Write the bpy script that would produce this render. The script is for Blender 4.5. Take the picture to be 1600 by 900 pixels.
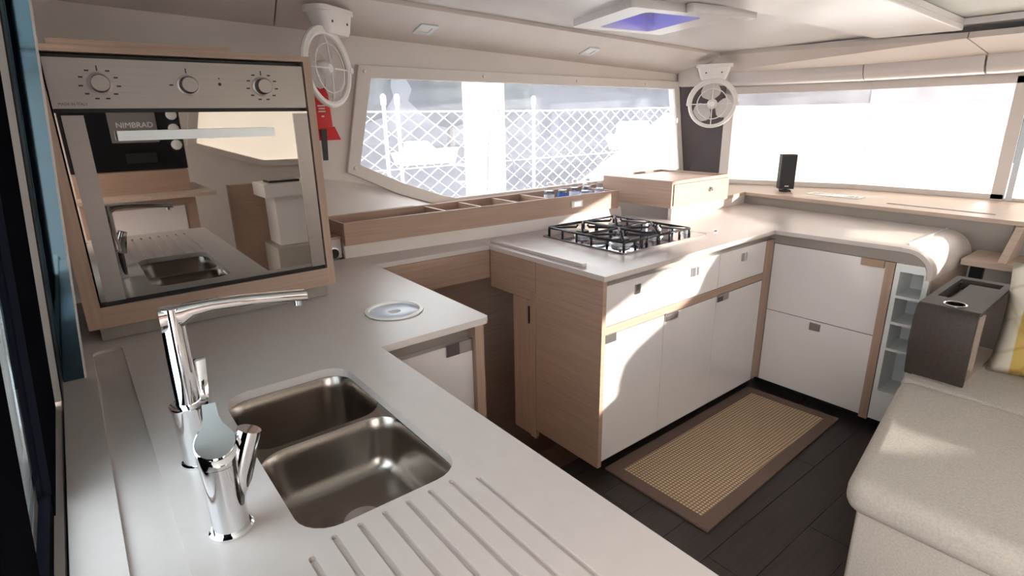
import bpy, bmesh, math, random
from mathutils import Vector, Matrix
random.seed(7)
for o in list(bpy.data.objects): bpy.data.objects.remove(o)
S = bpy.context.scene
COL = S.collection
R = math.radians

# ------------------------------------------------------------------ camera
cam_d = bpy.data.cameras.new('camera'); cam = bpy.data.objects.new('camera', cam_d); COL.objects.link(cam)
cam_d.sensor_fit = 'HORIZONTAL'; cam_d.sensor_width = 36.0; cam_d.lens = 866.17 / 1600 * 36.0
cam_d.clip_start = 0.02; cam_d.clip_end = 500
ya, pi_, ro = R(51.935), R(17.0656), R(1.0533)
fw = Vector((math.cos(ya) * math.cos(pi_), math.sin(ya) * math.cos(pi_), -math.sin(pi_)))
r0 = Vector((math.sin(ya), -math.cos(ya), 0)); d0 = fw.cross(r0)
rt = math.cos(ro) * r0 + math.sin(ro) * d0; dn = -math.sin(ro) * r0 + math.cos(ro) * d0
mw = Matrix((rt, -dn, -fw)).transposed().to_4x4(); mw.translation = Vector((0, 0, 1.434))
cam.matrix_world = mw
S.camera = cam

# ------------------------------------------------------------------ world, sun, exposure
W = bpy.data.worlds.new('World'); S.world = W; W.use_nodes = True
nt = W.node_tree; bg = nt.nodes['Background']
bg.inputs[0].default_value = (1.0, 0.95, 0.91, 1); bg.inputs[1].default_value = 2.4
sun_d = bpy.data.lights.new('sun_offscreen', 'SUN'); sun = bpy.data.objects.new('sun_offscreen', sun_d); COL.objects.link(sun)
sun_d.energy = 4.6; sun_d.angle = R(0.6); sun_d.color = (1.0, 0.93, 0.84)
SUN = Vector((0.70, -1.0, 0.24)).normalized()
sun.rotation_euler = SUN.to_track_quat('Z', 'Y').to_euler(); sun.location = (8, -8, 6)
S.view_settings.view_transform = 'Standard'; S.view_settings.look = 'None'
S.view_settings.gamma = 1; S.view_settings.use_curve_mapping = False
S.view_settings.exposure = 1.55

# ------------------------------------------------------------------ materials
MT = {}
def mat(name, col, rough=0.5, metal=0.0, spec=0.5, var=0.04, vscale=6, stretch=(1, 1, 1), bump=0.0, bscale=80, coat=0.0, emis=None, estr=0, trans=0, alpha=1, dark=None, ior=1.45):
    m = bpy.data.materials.new(name); m.use_nodes = True; t = m.node_tree; N = t.nodes; L = t.links
    b = N['Principled BSDF']
    b.inputs['Roughness'].default_value = rough; b.inputs['Metallic'].default_value = metal
    b.inputs['Specular IOR Level'].default_value = spec; b.inputs['Coat Weight'].default_value = coat
    b.inputs['Coat Roughness'].default_value = 0.05
    b.inputs['Transmission Weight'].default_value = trans; b.inputs['IOR'].default_value = ior
    if emis: b.inputs['Emission Color'].default_value = (*emis, 1); b.inputs['Emission Strength'].default_value = estr
    g = N.new('ShaderNodeNewGeometry'); mp = N.new('ShaderNodeMapping'); mp.inputs['Scale'].default_value = stretch
    L.new(g.outputs['Position'], mp.inputs['Vector'])
    n = N.new('ShaderNodeTexNoise'); n.inputs['Scale'].default_value = vscale; n.inputs['Detail'].default_value = 5
    L.new(mp.outputs[0], n.inputs['Vector'])
    cr = N.new('ShaderNodeValToRGB'); e = cr.color_ramp.elements
    d = dark if dark else tuple(max(0, c * (1 - 2 * var)) for c in col)
    l = tuple(min(1, c * (1 + var)) for c in col) if not dark else col
    e[0].position = 0.3; e[1].position = 0.7; e[0].color = (*d, 1); e[1].color = (*l, 1)
    L.new(n.outputs['Fac'], cr.inputs[0]); L.new(cr.outputs[0], b.inputs['Base Color'])
    if bump:
        n2 = N.new('ShaderNodeTexNoise'); n2.inputs['Scale'].default_value = bscale; n2.inputs['Detail'].default_value = 3
        L.new(mp.outputs[0], n2.inputs['Vector'])
        bp = N.new('ShaderNodeBump'); bp.inputs['Strength'].default_value = bump; bp.inputs['Distance'].default_value = 0.01
        L.new(n2.outputs['Fac'], bp.inputs['Height']); L.new(bp.outputs[0], b.inputs['Normal'])
    MT[name] = m; return m
mat('counter', (0.54, 0.478, 0.448), 0.32, var=0.015, vscale=30, spec=0.45)
mat('wood', (0.405, 0.278, 0.213), 0.45, dark=(0.325, 0.215, 0.162), vscale=3.0, stretch=(1.2, 1.2, 55), bump=0.06, bscale=6)
mat('wood_v', (0.405, 0.278, 0.213), 0.45, dark=(0.325, 0.215, 0.162), vscale=3.0, stretch=(30, 30, 1.2), bump=0.06, bscale=6)
mat('wood_top', (0.52, 0.40, 0.325), 0.4, dark=(0.44, 0.335, 0.27), vscale=3, stretch=(40, 1.5, 20), bump=0.04, bscale=6)
mat('white_gloss', (0.70, 0.655, 0.64), 0.10, var=0.01, coat=0.5, spec=0.5)
mat('white_panel', (0.70, 0.71, 0.70), 0.3, var=0.01)
mat('beige', (0.62, 0.55, 0.505), 0.55, var=0.02)
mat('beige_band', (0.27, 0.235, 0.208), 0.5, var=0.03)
mat('taupe', (0.43, 0.345, 0.29), 0.6, var=0.03)
mat('liner', (0.66, 0.60, 0.56), 0.45, var=0.015)
mat('ceiling_gloss', (0.72, 0.695, 0.675), 0.22, var=0.01, spec=0.5)
mat('ceiling_grey', (0.66, 0.69, 0.66), 0.5, var=0.02)
mat('white_plastic', (0.80, 0.765, 0.74), 0.35, var=0.01)
mat('steel', (0.29, 0.258, 0.245), 0.33, metal=1, var=0.03, vscale=4, stretch=(1, 1, 70))
mat('sink_steel', (0.35, 0.305, 0.27), 0.26, metal=1, var=0.05, vscale=10, bump=0.02, bscale=200)
mat('chrome', (0.86, 0.86, 0.88), 0.05, metal=1, var=0.0)
mat('latch_metal', (0.46, 0.44, 0.43), 0.3, metal=1, var=0.02)
mat('latch_bronze', (0.40, 0.28, 0.20), 0.35, metal=0.3, var=0.02)
mat('black', (0.012, 0.011, 0.012), 0.4, var=0.1)
mat('black_gloss', (0.01, 0.01, 0.012), 0.12, var=0.1)
mat('frame_black', (0.005, 0.005, 0.007), 0.8, var=0.1, spec=0.0)
mat('grate', (0.018, 0.016, 0.018), 0.35, var=0.1)
mat('oven_glass', (0.31, 0.285, 0.265), 0.015, metal=1, var=0.0)
mat('plexi', (0.085, 0.15, 0.20), 0.03, metal=1, var=0.0)  # dark blue tint painted in for a blue reflection on the post
mat('hob_glass', (0.30, 0.29, 0.33), 0.08, metal=0.7, var=0.02)
mat('floor', (0.036, 0.026, 0.024), 0.36, dark=(0.017, 0.013, 0.012), vscale=4, stretch=(1.5, 30, 1), bump=0.05, bscale=5)
mat('rug_border', (0.175, 0.115, 0.092), 0.9, var=0.08, vscale=200, bump=0.2, bscale=600)
mat('fabric', (0.53, 0.485, 0.435), 0.95, var=0.07, vscale=160, bump=0.25, bscale=420, spec=0.1)
mat('leather', (0.045, 0.033, 0.029), 0.6, var=0.12, vscale=120, bump=0.08, bscale=500)
mat('red', (0.62, 0.012, 0.018), 0.45, var=0.06, vscale=20)
mat('red_print', (0.75, 0.62, 0.6), 0.5)
mat('speaker_grey', (0.045, 0.042, 0.042), 0.6, var=0.1)
mat('corner_dark', (0.085, 0.068, 0.073), 0.35, var=0.05)
mat('net', (0.55, 0.55, 0.57), 0.7)
mat('rope_dark', (0.16, 0.16, 0.2), 0.7)
mat('label_blue', (0.04, 0.16, 0.55), 0.5)
mat('hull_white', (0.8, 0.8, 0.8), 0.3)
mat('post_cream', (0.42, 0.385, 0.345), 0.6)
mat('water', (0.05, 0.08, 0.11), 0.12, bump=0.4, bscale=3, var=0.1)
mat('asphalt', (0.036, 0.035, 0.041), 0.95, var=0.1, spec=0.1)
mat('dock', (0.42, 0.39, 0.36), 0.8, var=0.1)
mat('tree', (0.045, 0.050, 0.050), 0.95, var=0.3, vscale=2, spec=0.1)
mat('hill', (0.045, 0.046, 0.055), 0.95, var=0.25, vscale=0.4)
mat('bark', (0.08, 0.06, 0.045), 0.9)
mat('gauge', (0.75, 0.75, 0.75), 0.3)
mat('plaque', (0.18, 0.17, 0.165), 0.3)
mat('blue_frame', (0.015, 0.10, 0.20), 0.15, var=0.1)
mat('aluminium', (0.70, 0.73, 0.76), 0.3, metal=0.6, var=0.02)
mat('ink', (0.02, 0.018, 0.018), 0.6)
mat('lid_white', (0.72, 0.80, 0.95), 0.3, var=0.01)

def weave_mat():
    m = bpy.data.materials.new('rug_weave'); m.use_nodes = True; t = m.node_tree; N = t.nodes; L = t.links; b = N['Principled BSDF']
    b.inputs['Roughness'].default_value = 0.9; b.inputs['Specular IOR Level'].default_value = 0.1
    g = N.new('ShaderNodeNewGeometry')
    w1 = N.new('ShaderNodeTexWave'); w1.bands_direction = 'X'; w1.inputs['Scale'].default_value = 22; w1.inputs['Distortion'].default_value = 0.6
    w2 = N.new('ShaderNodeTexWave'); w2.bands_direction = 'Y'; w2.inputs['Scale'].default_value = 22; w2.inputs['Distortion'].default_value = 0.6
    for w in (w1, w2): L.new(g.outputs['Position'], w.inputs['Vector'])
    mx = N.new('ShaderNodeMath'); mx.operation = 'MULTIPLY'; L.new(w1.outputs['Fac'], mx.inputs[0]); L.new(w2.outputs['Fac'], mx.inputs[1])
    cr = N.new('ShaderNodeValToRGB'); e = cr.color_ramp.elements; e[0].color = (0.27, 0.18, 0.11, 1); e[1].color = (0.72, 0.57, 0.41, 1); e[1].position = 0.55
    L.new(mx.outputs[0], cr.inputs[0]); L.new(cr.outputs[0], b.inputs['Base Color'])
    bp = N.new('ShaderNodeBump'); bp.inputs['Strength'].default_value = 0.6; bp.inputs['Distance'].default_value = 0.004
    L.new(mx.outputs[0], bp.inputs['Height']); L.new(bp.outputs[0], b.inputs['Normal'])
    MT['rug_weave'] = m
weave_mat()
def pillow_mat():
    m = bpy.data.materials.new('pillow'); m.use_nodes = True; t = m.node_tree; N = t.nodes; L = t.links; b = N['Principled BSDF']
    b.inputs['Roughness'].default_value = 0.9
    tc = N.new('ShaderNodeTexCoord')
    w = N.new('ShaderNodeTexWave'); w.bands_direction = 'Y'; w.inputs['Scale'].default_value = 2.1; w.inputs['Distortion'].default_value = 0.4; w.inputs['Phase Offset'].default_value = 3.8
    L.new(tc.outputs['Object'], w.inputs['Vector'])
    cr = N.new('ShaderNodeValToRGB'); e = cr.color_ramp.elements; e[0].position = 0.62; e[0].color = (0.66, 0.60, 0.50, 1); e[1].position = 0.72; e[1].color = (0.55, 0.38, 0.11, 1)
    L.new(w.outputs['Fac'], cr.inputs[0])
    v = N.new('ShaderNodeTexVoronoi'); v.feature = 'DISTANCE_TO_EDGE'; v.inputs['Scale'].default_value = 9
    L.new(tc.outputs['Object'], v.inputs['Vector'])
    c2 = N.new('ShaderNodeValToRGB'); e = c2.color_ramp.elements; e[0].position = 0.0; e[0].color = (0.55, 0.43, 0.16, 1); e[1].position = 0.09; e[1].color = (1, 1, 1, 1)
    L.new(v.outputs['Distance'], c2.inputs[0])
    mx = N.new('ShaderNodeMix'); mx.data_type = 'RGBA'; mx.blend_type = 'MULTIPLY'; mx.inputs[0].default_value = 0.45
    L.new(cr.outputs[0], mx.inputs[6]); L.new(c2.outputs[0], mx.inputs[7]); L.new(mx.outputs[2], b.inputs['Base Color'])
    MT['pillow'] = m
pillow_mat()
def sheet_mat(name, clear, col, tr=0.6):
    # clear vinyl / cloth: part clear, part scattering both ways
    m = bpy.data.materials.new(name); m.use_nodes = True; t = m.node_tree; N = t.nodes; L = t.links
    for n in list(N): N.remove(n)
    o = N.new('ShaderNodeOutputMaterial'); a = N.new('ShaderNodeBsdfTransparent'); d = N.new('ShaderNodeBsdfDiffuse'); tl = N.new('ShaderNodeBsdfTranslucent')
    d.inputs[0].default_value = (*col, 1); tl.inputs[0].default_value = (*col, 1)
    m1 = N.new('ShaderNodeMixShader'); m1.inputs[0].default_value = tr; L.new(d.outputs[0], m1.inputs[1]); L.new(tl.outputs[0], m1.inputs[2])
    m2 = N.new('ShaderNodeMixShader'); L.new(a.outputs[0], m2.inputs[2]); L.new(m1.outputs[0], m2.inputs[1])
    nz = N.new('ShaderNodeTexNoise'); nz.inputs['Scale'].default_value = 3; cr = N.new('ShaderNodeMapRange')
    cr.inputs['From Min'].default_value = 0.3; cr.inputs['From Max'].default_value = 0.7
    cr.inputs['To Min'].default_value = max(0, clear - 0.06); cr.inputs['To Max'].default_value = min(1, clear + 0.04)
    if clear == 0: cr.inputs['To Max'].default_value = 0
    L.new(nz.outputs['Fac'], cr.inputs['Value']); L.new(cr.outputs[0], m2.inputs[0]); L.new(m2.outputs[0], o.inputs[0])
    MT[name] = m
sheet_mat('vinyl', 0.89, (0.78, 0.79, 0.90), 0.7)
sheet_mat('vinyl_clear', 0.86, (0.8, 0.8, 0.86), 0.5)
sheet_mat('shade_cloth', 0.0, (0.93, 0.91, 0.87), 0.55)
def glass_mat(name, col, refl=0.1):
    m = bpy.data.materials.new(name); m.use_nodes = True; t = m.node_tree; N = t.nodes; L = t.links
    for n in list(N): N.remove(n)
    o = N.new('ShaderNodeOutputMaterial'); a = N.new('ShaderNodeBsdfTransparent'); a.inputs[0].default_value = (*col, 1)
    g = N.new('ShaderNodeBsdfGlossy'); g.inputs['Roughness'].default_value = 0.02
    lw = N.new('ShaderNodeLayerWeight'); pw_ = N.new('ShaderNodeMath'); pw_.operation = 'POWER'; pw_.inputs[1].default_value = 4.0
    ad = N.new('ShaderNodeMath'); ad.operation = 'MULTIPLY_ADD'; ad.inputs[1].default_value = 0.8; ad.inputs[2].default_value = 0.03; ad.use_clamp = True
    L.new(lw.outputs['Facing'], pw_.inputs[0]); L.new(pw_.outputs[0], ad.inputs[0]); m2 = N.new('ShaderNodeMixShader')
    L.new(ad.outputs[0], m2.inputs[0]); L.new(a.outputs[0], m2.inputs[1]); L.new(g.outputs[0], m2.inputs[2]); L.new(m2.outputs[0], o.inputs[0])
    MT[name] = m
glass_mat('glass', (0.92, 0.96, 0.98)); glass_mat('bottle_glass', (0.92, 0.94, 0.97)); glass_mat('hatch_glass', (0.16, 0.16, 0.62)); glass_mat('tint_glass', (0.80, 0.90, 0.96))

# ------------------------------------------------------------------ mesh helpers
def B(): return bmesh.new()
def box(bm, x0, x1, y0, y1, z0, z1):
    v = [bm.verts.new(p) for p in ((x0, y0, z0), (x1, y0, z0), (x1, y1, z0), (x0, y1, z0), (x0, y0, z1), (x1, y0, z1), (x1, y1, z1), (x0, y1, z1))]
    for f in ((3, 2, 1, 0), (4, 5, 6, 7), (0, 1, 5, 4), (1, 2, 6, 5), (2, 3, 7, 6), (3, 0, 4, 7)): bm.faces.new([v[i] for i in f])
    return bm
def hexa(bm, lo, hi):
    a = [bm.verts.new(p) for p in lo]; b = [bm.verts.new(p) for p in hi]; n = len(a)
    bm.faces.new(a[::-1]); bm.faces.new(b)
    for i in range(n): bm.faces.new((a[i], a[(i + 1) % n], b[(i + 1) % n], b[i]))
    return bm
def prism(bm, poly, axis, a, b):
    def P(u, w, t): return {'z': (u, w, t), 'y': (u, t, w), 'x': (t, u, w)}[axis]
    hexa(bm, [P(u, w, a) for u, w in poly], [P(u, w, b) for u, w in poly])
    bmesh.ops.recalc_face_normals(bm, faces=bm.faces[:]); return bm
def rrect(x0, x1, y0, y1, r, n=6):
    out = []
    for cx, cy, a0 in ((x1 - r, y1 - r, 0), (x0 + r, y1 - r, 90), (x0 + r, y0 + r, 180), (x1 - r, y0 + r, 270)):
        for k in range(n + 1):
            a = R(a0 + 90 * k / n); out.append((cx + r * math.cos(a), cy + r * math.sin(a)))
    return out
def plate(bm, outline, holes, z0, z1):
    t = B(); es = []
    for loop in [outline] + holes:
        vs = [t.verts.new((x, y, 0)) for x, y in loop]
        es += [t.edges.new((vs[i], vs[(i + 1) % len(vs)])) for i in range(len(vs))]
    bmesh.ops.triangle_fill(t, edges=es, use_beauty=True)
    for f in t.faces:
        if f.normal.z < 0: f.normal_flip()
    m = {}
    for v in t.verts: m[v] = (bm.verts.new((v.co.x, v.co.y, z1)), bm.verts.new((v.co.x, v.co.y, z0)))
    for f in t.faces:
        bm.faces.new([m[v][0] for v in f.verts]); bm.faces.new([m[v][1] for v in reversed(f.verts)])
    for e in t.edges:
        if len(e.link_faces) == 1:
            l = e.link_faces[0].loops
            for lp in l:
                if lp.edge == e: a, b = lp.vert, lp.link_loop_next.vert
            bm.faces.new((m[b][0], m[a][0], m[a][1], m[b][1]))
    t.free(); return bm
def tube(bm, pts, r, n=8, closed=False, cap=True):
    pts = [Vector(p) for p in pts]; rings = []; N = len(pts)
    rad = r if isinstance(r, (list, tuple)) else [r] * N
    up = None
    for i, p in enumerate(pts):
        if closed: d = (pts[(i + 1) % N] - pts[i - 1]).normalized()
        else: d = (pts[min(i + 1, N - 1)] - pts[max(i - 1, 0)]).normalized()
        if up is None: up = d.orthogonal().normalized()
        up = (up - d * up.dot(d))
        up = up.normalized() if up.length > 1e-6 else d.orthogonal().normalized()
        s = d.cross(up)
        rings.append([bm.verts.new(p + rad[i] * (math.cos(2 * math.pi * k / n) * up + math.sin(2 * math.pi * k / n) * s)) for k in range(n)])
    m = N if closed else N - 1
    for i in range(m):
        a, b = rings[i], rings[(i + 1) % N]
        for k in range(n): bm.faces.new((a[k], a[(k + 1) % n], b[(k + 1) % n], b[k]))
    if cap and not closed: bm.faces.new(rings[0][::-1]); bm.faces.new(rings[-1])
    bmesh.ops.recalc_face_normals(bm, faces=bm.faces[:]); return bm
def lathe(bm, prof, c=(0, 0, 0), n=24, axis='z', capb=True, capt=True):
    rings = []
    for r, h in prof:
        ring = []
        for k in range(n):
            a = 2 * math.pi * k / n; u, w = r * math.cos(a), r * math.sin(a)
            p = {'z': (u, w, h), 'y': (u, h, w), 'x': (h, u, w)}[axis]
            ring.append(bm.verts.new((c[0] + p[0], c[1] + p[1], c[2] + p[2])))
        rings.append(ring)
    for i in range(len(rings) - 1):
        for k in range(n): bm.faces.new((rings[i][k], rings[i][(k + 1) % n], rings[i + 1][(k + 1) % n], rings[i + 1][k]))
    if capb: bm.faces.new(rings[0][::-1])
    if capt: bm.faces.new(rings[-1])
    bmesh.ops.recalc_face_normals(bm, faces=bm.faces[:]); return bm
def bev(bm, w, seg=2, ang=30):
    es = [e for e in bm.edges if len(e.link_faces) == 2 and e.calc_face_angle(0) > R(ang)]
    bmesh.ops.bevel(bm, geom=es, offset=w, segments=seg, profile=0.5, affect='EDGES', clamp_overlap=True); return bm
def xf(bm, M): bmesh.ops.transform(bm, matrix=M, verts=bm.verts[:]); return bm

ORIG = {}
def obj(name, bm, m, parent=None, smooth=False, org=None):
    o0 = Vector(ORIG[parent.name]) if parent else Vector(org or (0, 0, 0))
    if not parent and org is None:
        xs = [v.co for v in bm.verts]
        o0 = Vector(((min(v.x for v in xs) + max(v.x for v in xs)) / 2, (min(v.y for v in xs) + max(v.y for v in xs)) / 2, min(v.z for v in xs)))
    bmesh.ops.translate(bm, verts=bm.verts[:], vec=-o0)
    me = bpy.data.meshes.new(name); bm.to_mesh(me); bm.free()
    if smooth:
        for p in me.polygons: p.use_smooth = True
        if smooth != 'full': me.set_sharp_from_angle(angle=R(38))
    me.materials.append(MT[m])
    o = bpy.data.objects.new(name, me); COL.objects.link(o)
    if parent: o.parent = parent
    else: o.location = o0
    ORIG[o.name] = tuple(o0); return o
def tag(o, label, cat, group=None):
    o['label'] = label; o['category'] = cat
    if group: o['group'] = group
    return o
def thing(name, label, cat, loc, group=None):
    o = bpy.data.objects.new(name, None); COL.objects.link(o); o.location = loc; ORIG[o.name] = tuple(loc)
    o.empty_display_size = 0.05
    return tag(o, label, cat, group)
def struct(name, bm, m, smooth=False, label=None):
    o = obj(name, bm, m, None, smooth, (0, 0, 0)); o['kind'] = 'structure'
    if label: o['label'] = label
    return o
def text(name, s, size, loc, rot, m, parent, depth=0.0006, mirror=False):
    c = bpy.data.curves.new(name, 'FONT'); c.body = s; c.size = size; c.extrude = depth; c.align_x = 'CENTER'; c.align_y = 'CENTER'
    t = bpy.data.objects.new(name + '_c', c); COL.objects.link(t); bpy.context.view_layer.update()
    me = bpy.data.meshes.new_from_object(t.evaluated_get(bpy.context.evaluated_depsgraph_get())); bpy.data.objects.remove(t)
    bm = B(); bm.from_mesh(me); bpy.data.meshes.remove(me)
    M = Matrix.Translation(loc) @ rot
    if mirror: M = M @ Matrix.Diagonal((-1, 1, 1, 1))
    xf(bm, M); bmesh.ops.recalc_face_normals(bm, faces=bm.faces[:])
    return obj(name, bm, m, parent)
ROT_FACE_NEGY = Matrix.Rotation(R(90), 4, 'X')

ZC = 0.87
def cz(x): return 1.957 - 0.034 * x          # ceiling height: the coachroof falls forward

# ================================================================== STRUCTURE
# floor with planks
bm = B(); plate(bm, [(-0.2, -3.0), (2.86, -3.0), (2.86, 1.50), (1.55, 1.50), (1.55, 1.36), (0.62, 1.36), (0.62, 1.45), (-0.2, 1.45)], [], -0.06, -0.004)
floor = struct('floor', bm, 'floor')
pw = 0.15; row = 0
y = 0.655 - 5 * pw
while y < 1.44:
    x = -0.1 - (row * 0.41) % 1.2
    while x < 2.84:
        xa, xb = max(x, -0.1) + 0.0012, min(x + 1.2, 2.85) - 0.0012
        if xb - xa > 0.05:
            b = box(B(), xa, xb, y + 0.0012, min(y + pw, 1.49) - 0.0012, -0.004, 0.0); obj('plank', b, 'floor', floor)
        x += 1.2
    y += pw; row += 1
# port wall (y = 2.6): opening polygon for the window
WO = [(1.16, 1.67), (1.055, 1.205), (1.30, 1.09), (1.535, 1.005), (1.62, 0.985), (3.60, 0.985), (3.69, 1.03), (3.565, 1.65)]
def xzplate(bm, outline, holes, y0, y1):
    t = B(); plate(t, outline, holes, -y1, -y0); xf(t, Matrix(((1, 0, 0, 0), (0, 0, -1, 0), (0, 1, 0, 0), (0, 0, 0, 1))))
    me = bpy.data.meshes.new('t'); t.to_mesh(me); t.free(); bm.from_mesh(me); bpy.data.meshes.remove(me); return bm
bm = B(); xzplate(bm, [(-0.3, 0.0), (3.75, 0.0), (3.75, 1.74), (-0.3, 1.86)], [WO], 2.60, 2.66)
struct('wall_left', bm, 'liner')
# window 1: frame, vinyl panel, studs, glass
fr = [(1.146, 1.68), (1.043, 1.20), (1.30, 1.075), (1.535, 0.992), (1.62, 0.972), (3.62, 0.972), (3.705, 1.02), (3.575, 1.662)]
inn = [(1.205, 1.622), (1.112, 1.232), (1.33, 1.128), (1.555, 1.045), (1.64, 1.022), (3.57, 1.022), (3.645, 1.045), (3.53, 1.610)]
bm = B(); xzplate(bm, fr, [inn], 2.575, 2.598); bev(bm, 0.004, 2)
w1 = struct('window_1', bm, 'liner', label='port window with clear vinyl cover in a cream frame')
bm = B(); xzplate(bm, [(x, z) for x, z in inn], [], 2.586, 2.588); obj('vinyl_cover', bm, 'vinyl', w1)
bm = B(); xzplate(bm, WO, [], 2.640, 2.646); obj('glass_pane', bm, 'glass', w1)
for sx, sz in ((1.172, 1.652), (1.082, 1.218), (1.85, 1.648), (2.55, 1.642), (3.2, 1.637)):
    bm = lathe(B(), [(0.008, 2.575), (0.007, 2.569), (0.003, 2.567)], (sx, 0, sz), 10, 'y'); obj('stud', bm, 'white_plastic', w1, True)
# hull liner shelf behind the storage trough
bm = B(); cur = [(0.55, 1.22), (0.80, 1.19), (0.92, 1.178), (1.05, 1.158), (1.18, 1.122), (1.30, 1.083), (1.42, 1.040), (1.535, 1.003), (1.65, 0.975), (1.85, 0.955), (2.6, 0.955)]
vs = [[bm.verts.new((x, 2.60, z)), bm.verts.new((x, 2.585, z - 0.012)), bm.verts.new((x, 2.446, min(1.03, z - 0.03))), bm.verts.new((x, 2.446, 0.88))] for x, z in cur]
for i in range(len(vs) - 1):
    for k in range(3): bm.faces.new((vs[i][k], vs[i + 1][k], vs[i + 1][k + 1], vs[i][k + 1]))
bmesh.ops.recalc_face_normals(bm, faces=bm.faces[:]); struct('trim_1', bm, 'liner', True, 'curved cream hull liner behind the wooden trough')
# soffit on the port side (two panels)
def quadslab(bm, pts, th):
    n = (Vector(pts[1]) - Vector(pts[0])).cross(Vector(pts[2]) - Vector(pts[0])).normalized() * th
    if n.z < 0: n = -n
    hexa(bm, pts, [tuple(Vector(p) + n) for p in pts]); bmesh.ops.recalc_face_normals(bm, faces=bm.faces[:]); return bm
def e1(x): return 1.846 - 0.0372 * x
def e2(x): return 1.936 - 0.0338 * x
xj = 0.80
def soff(xa, xb, ya, yb): return quadslab(B(), [(xa, 2.6, e1(xa)), (xb, 2.6, e1(xb)), (yb, 2.3, e2(yb)), (ya, 2.3, e2(ya))], 0.03)
struct('trim_2', soff(-0.3, xj - 0.004, -0.3, xj - 0.064), 'beige', False, 'beige soffit panel above the oven')
struct('trim_3', soff(xj + 0.002, 3.74, xj - 0.058, 3.64), 'beige', False, 'beige soffit panel above the port window')
# soffit on the windshield side
struct('trim_4', quadslab(B(), [(3.64, 2.30, 1.815), (3.64, 0.945, 1.772), (3.93, 0.90, 1.700), (3.74, 2.60, 1.705)], 0.03), 'beige', False, 'beige soffit panel above the windshield')
struct('trim_5', quadslab(B(), [(3.64, 0.938, 1.772), (3.64, -3.0, 1.772), (3.93, -3.0, 1.70), (3.93, 0.893, 1.70)], 0.03), 'beige', False, 'beige soffit panel at the end of the windshield')
# glossy white fascia roll under that soffit
WS = [(3.80, 2.33), (4.09, 1.50), (4.09, -3.06)]
def fascia(y0, y1, x0, x1):
    bm = B(); pr = [(0.0, 1.712), (0.005, 1.67), (0.012, 1.645), (0.03, 1.625), (0.055, 1.615), (0.16, 1.615), (0.16, 1.712)]
    a = [bm.verts.new((x0 + dx, y0, z)) for dx, z in pr]; b = [bm.verts.new((x1 + dx, y1, z)) for dx, z in pr]
    for i in range(len(pr)): j = (i + 1) % len(pr); bm.faces.new((a[i], a[j], b[j], b[i]))
    bm.faces.new(a[::-1]); bm.faces.new(b); bmesh.ops.recalc_face_normals(bm, faces=bm.faces[:]); return bm
struct('trim_6', fascia(2.45, 1.50, 3.735, 3.90), 'white_gloss', True, 'white rolled fascia above the windshield by the corner fan')
struct('trim_7', fascia(1.495, 0.915, 3.90, 3.90), 'white_gloss', True, 'white rolled fascia above the middle of the windshield')
struct('trim_8', fascia(0.905, -2.99, 3.90, 3.90), 'white_gloss', True, 'white rolled fascia at the far end of the windshield')
# front wall below and above the windshield
def wallseg(bm, p, q, z0, z1, th=0.05):
    d = (Vector((q[0] - p[0], q[1] - p[1], 0))).normalized(); n = Vector((-d.y, d.x, 0)) * th
    hexa(bm, [(p[0], p[1], z0), (q[0], q[1], z0), (q[0] + n.x, q[1] + n.y, z0), (p[0] + n.x, p[1] + n.y, z0)], [(p[0], p[1], z1), (q[0], q[1], z1), (q[0] + n.x, q[1] + n.y, z1), (p[0] + n.x, p[1] + n.y, z1)])
    bmesh.ops.recalc_face_normals(bm, faces=bm.faces[:]); return bm
bm = B()
for i in range(2): wallseg(bm, WS[i], WS[i + 1], 0.0, 0.955)
wallseg(bm, (3.76, 2.66), WS[0], 0.0, 0.90); wallseg(bm, WS[0], WS[1], 1.60, 1.80); wallseg(bm, WS[1], (4.09, 0.70), 1.60, 1.80); wallseg(bm, (4.09, 0.70), WS[2], 1.66, 1.80)
struct('wall_front', bm, 'liner')
# dark corner pillar panel
bm = B(); hexa(bm, [(3.71, 2.585, 0.90), (3.80, 2.30, 0.90), (3.88, 2.33, 0.90), (3.79, 2.64, 0.90)], [(3.60, 2.585, 1.72), (3.80, 2.30, 1.72), (3.88, 2.33, 1.72), (3.68, 2.64, 1.72)])
bmesh.ops.recalc_face_normals(bm, faces=bm.faces[:]); struct('trim_9', bm, 'corner_dark', False, 'dark corner pillar panel between the two windows')
bm = B(); hexa(bm, [(3.57, 2.58, 1.625), (3.735, 2.29, 1.625), (3.80, 2.33, 1.625), (3.68, 2.64, 1.625)], [(3.57, 2.58, 1.75), (3.70, 2.29, 1.75), (3.80, 2.33, 1.75), (3.68, 2.64, 1.75)])
bmesh.ops.recalc_face_normals(bm, faces=bm.faces[:]); struct('trim_10', bm, 'liner', False, 'cream corner piece above the dark pillar')
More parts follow.
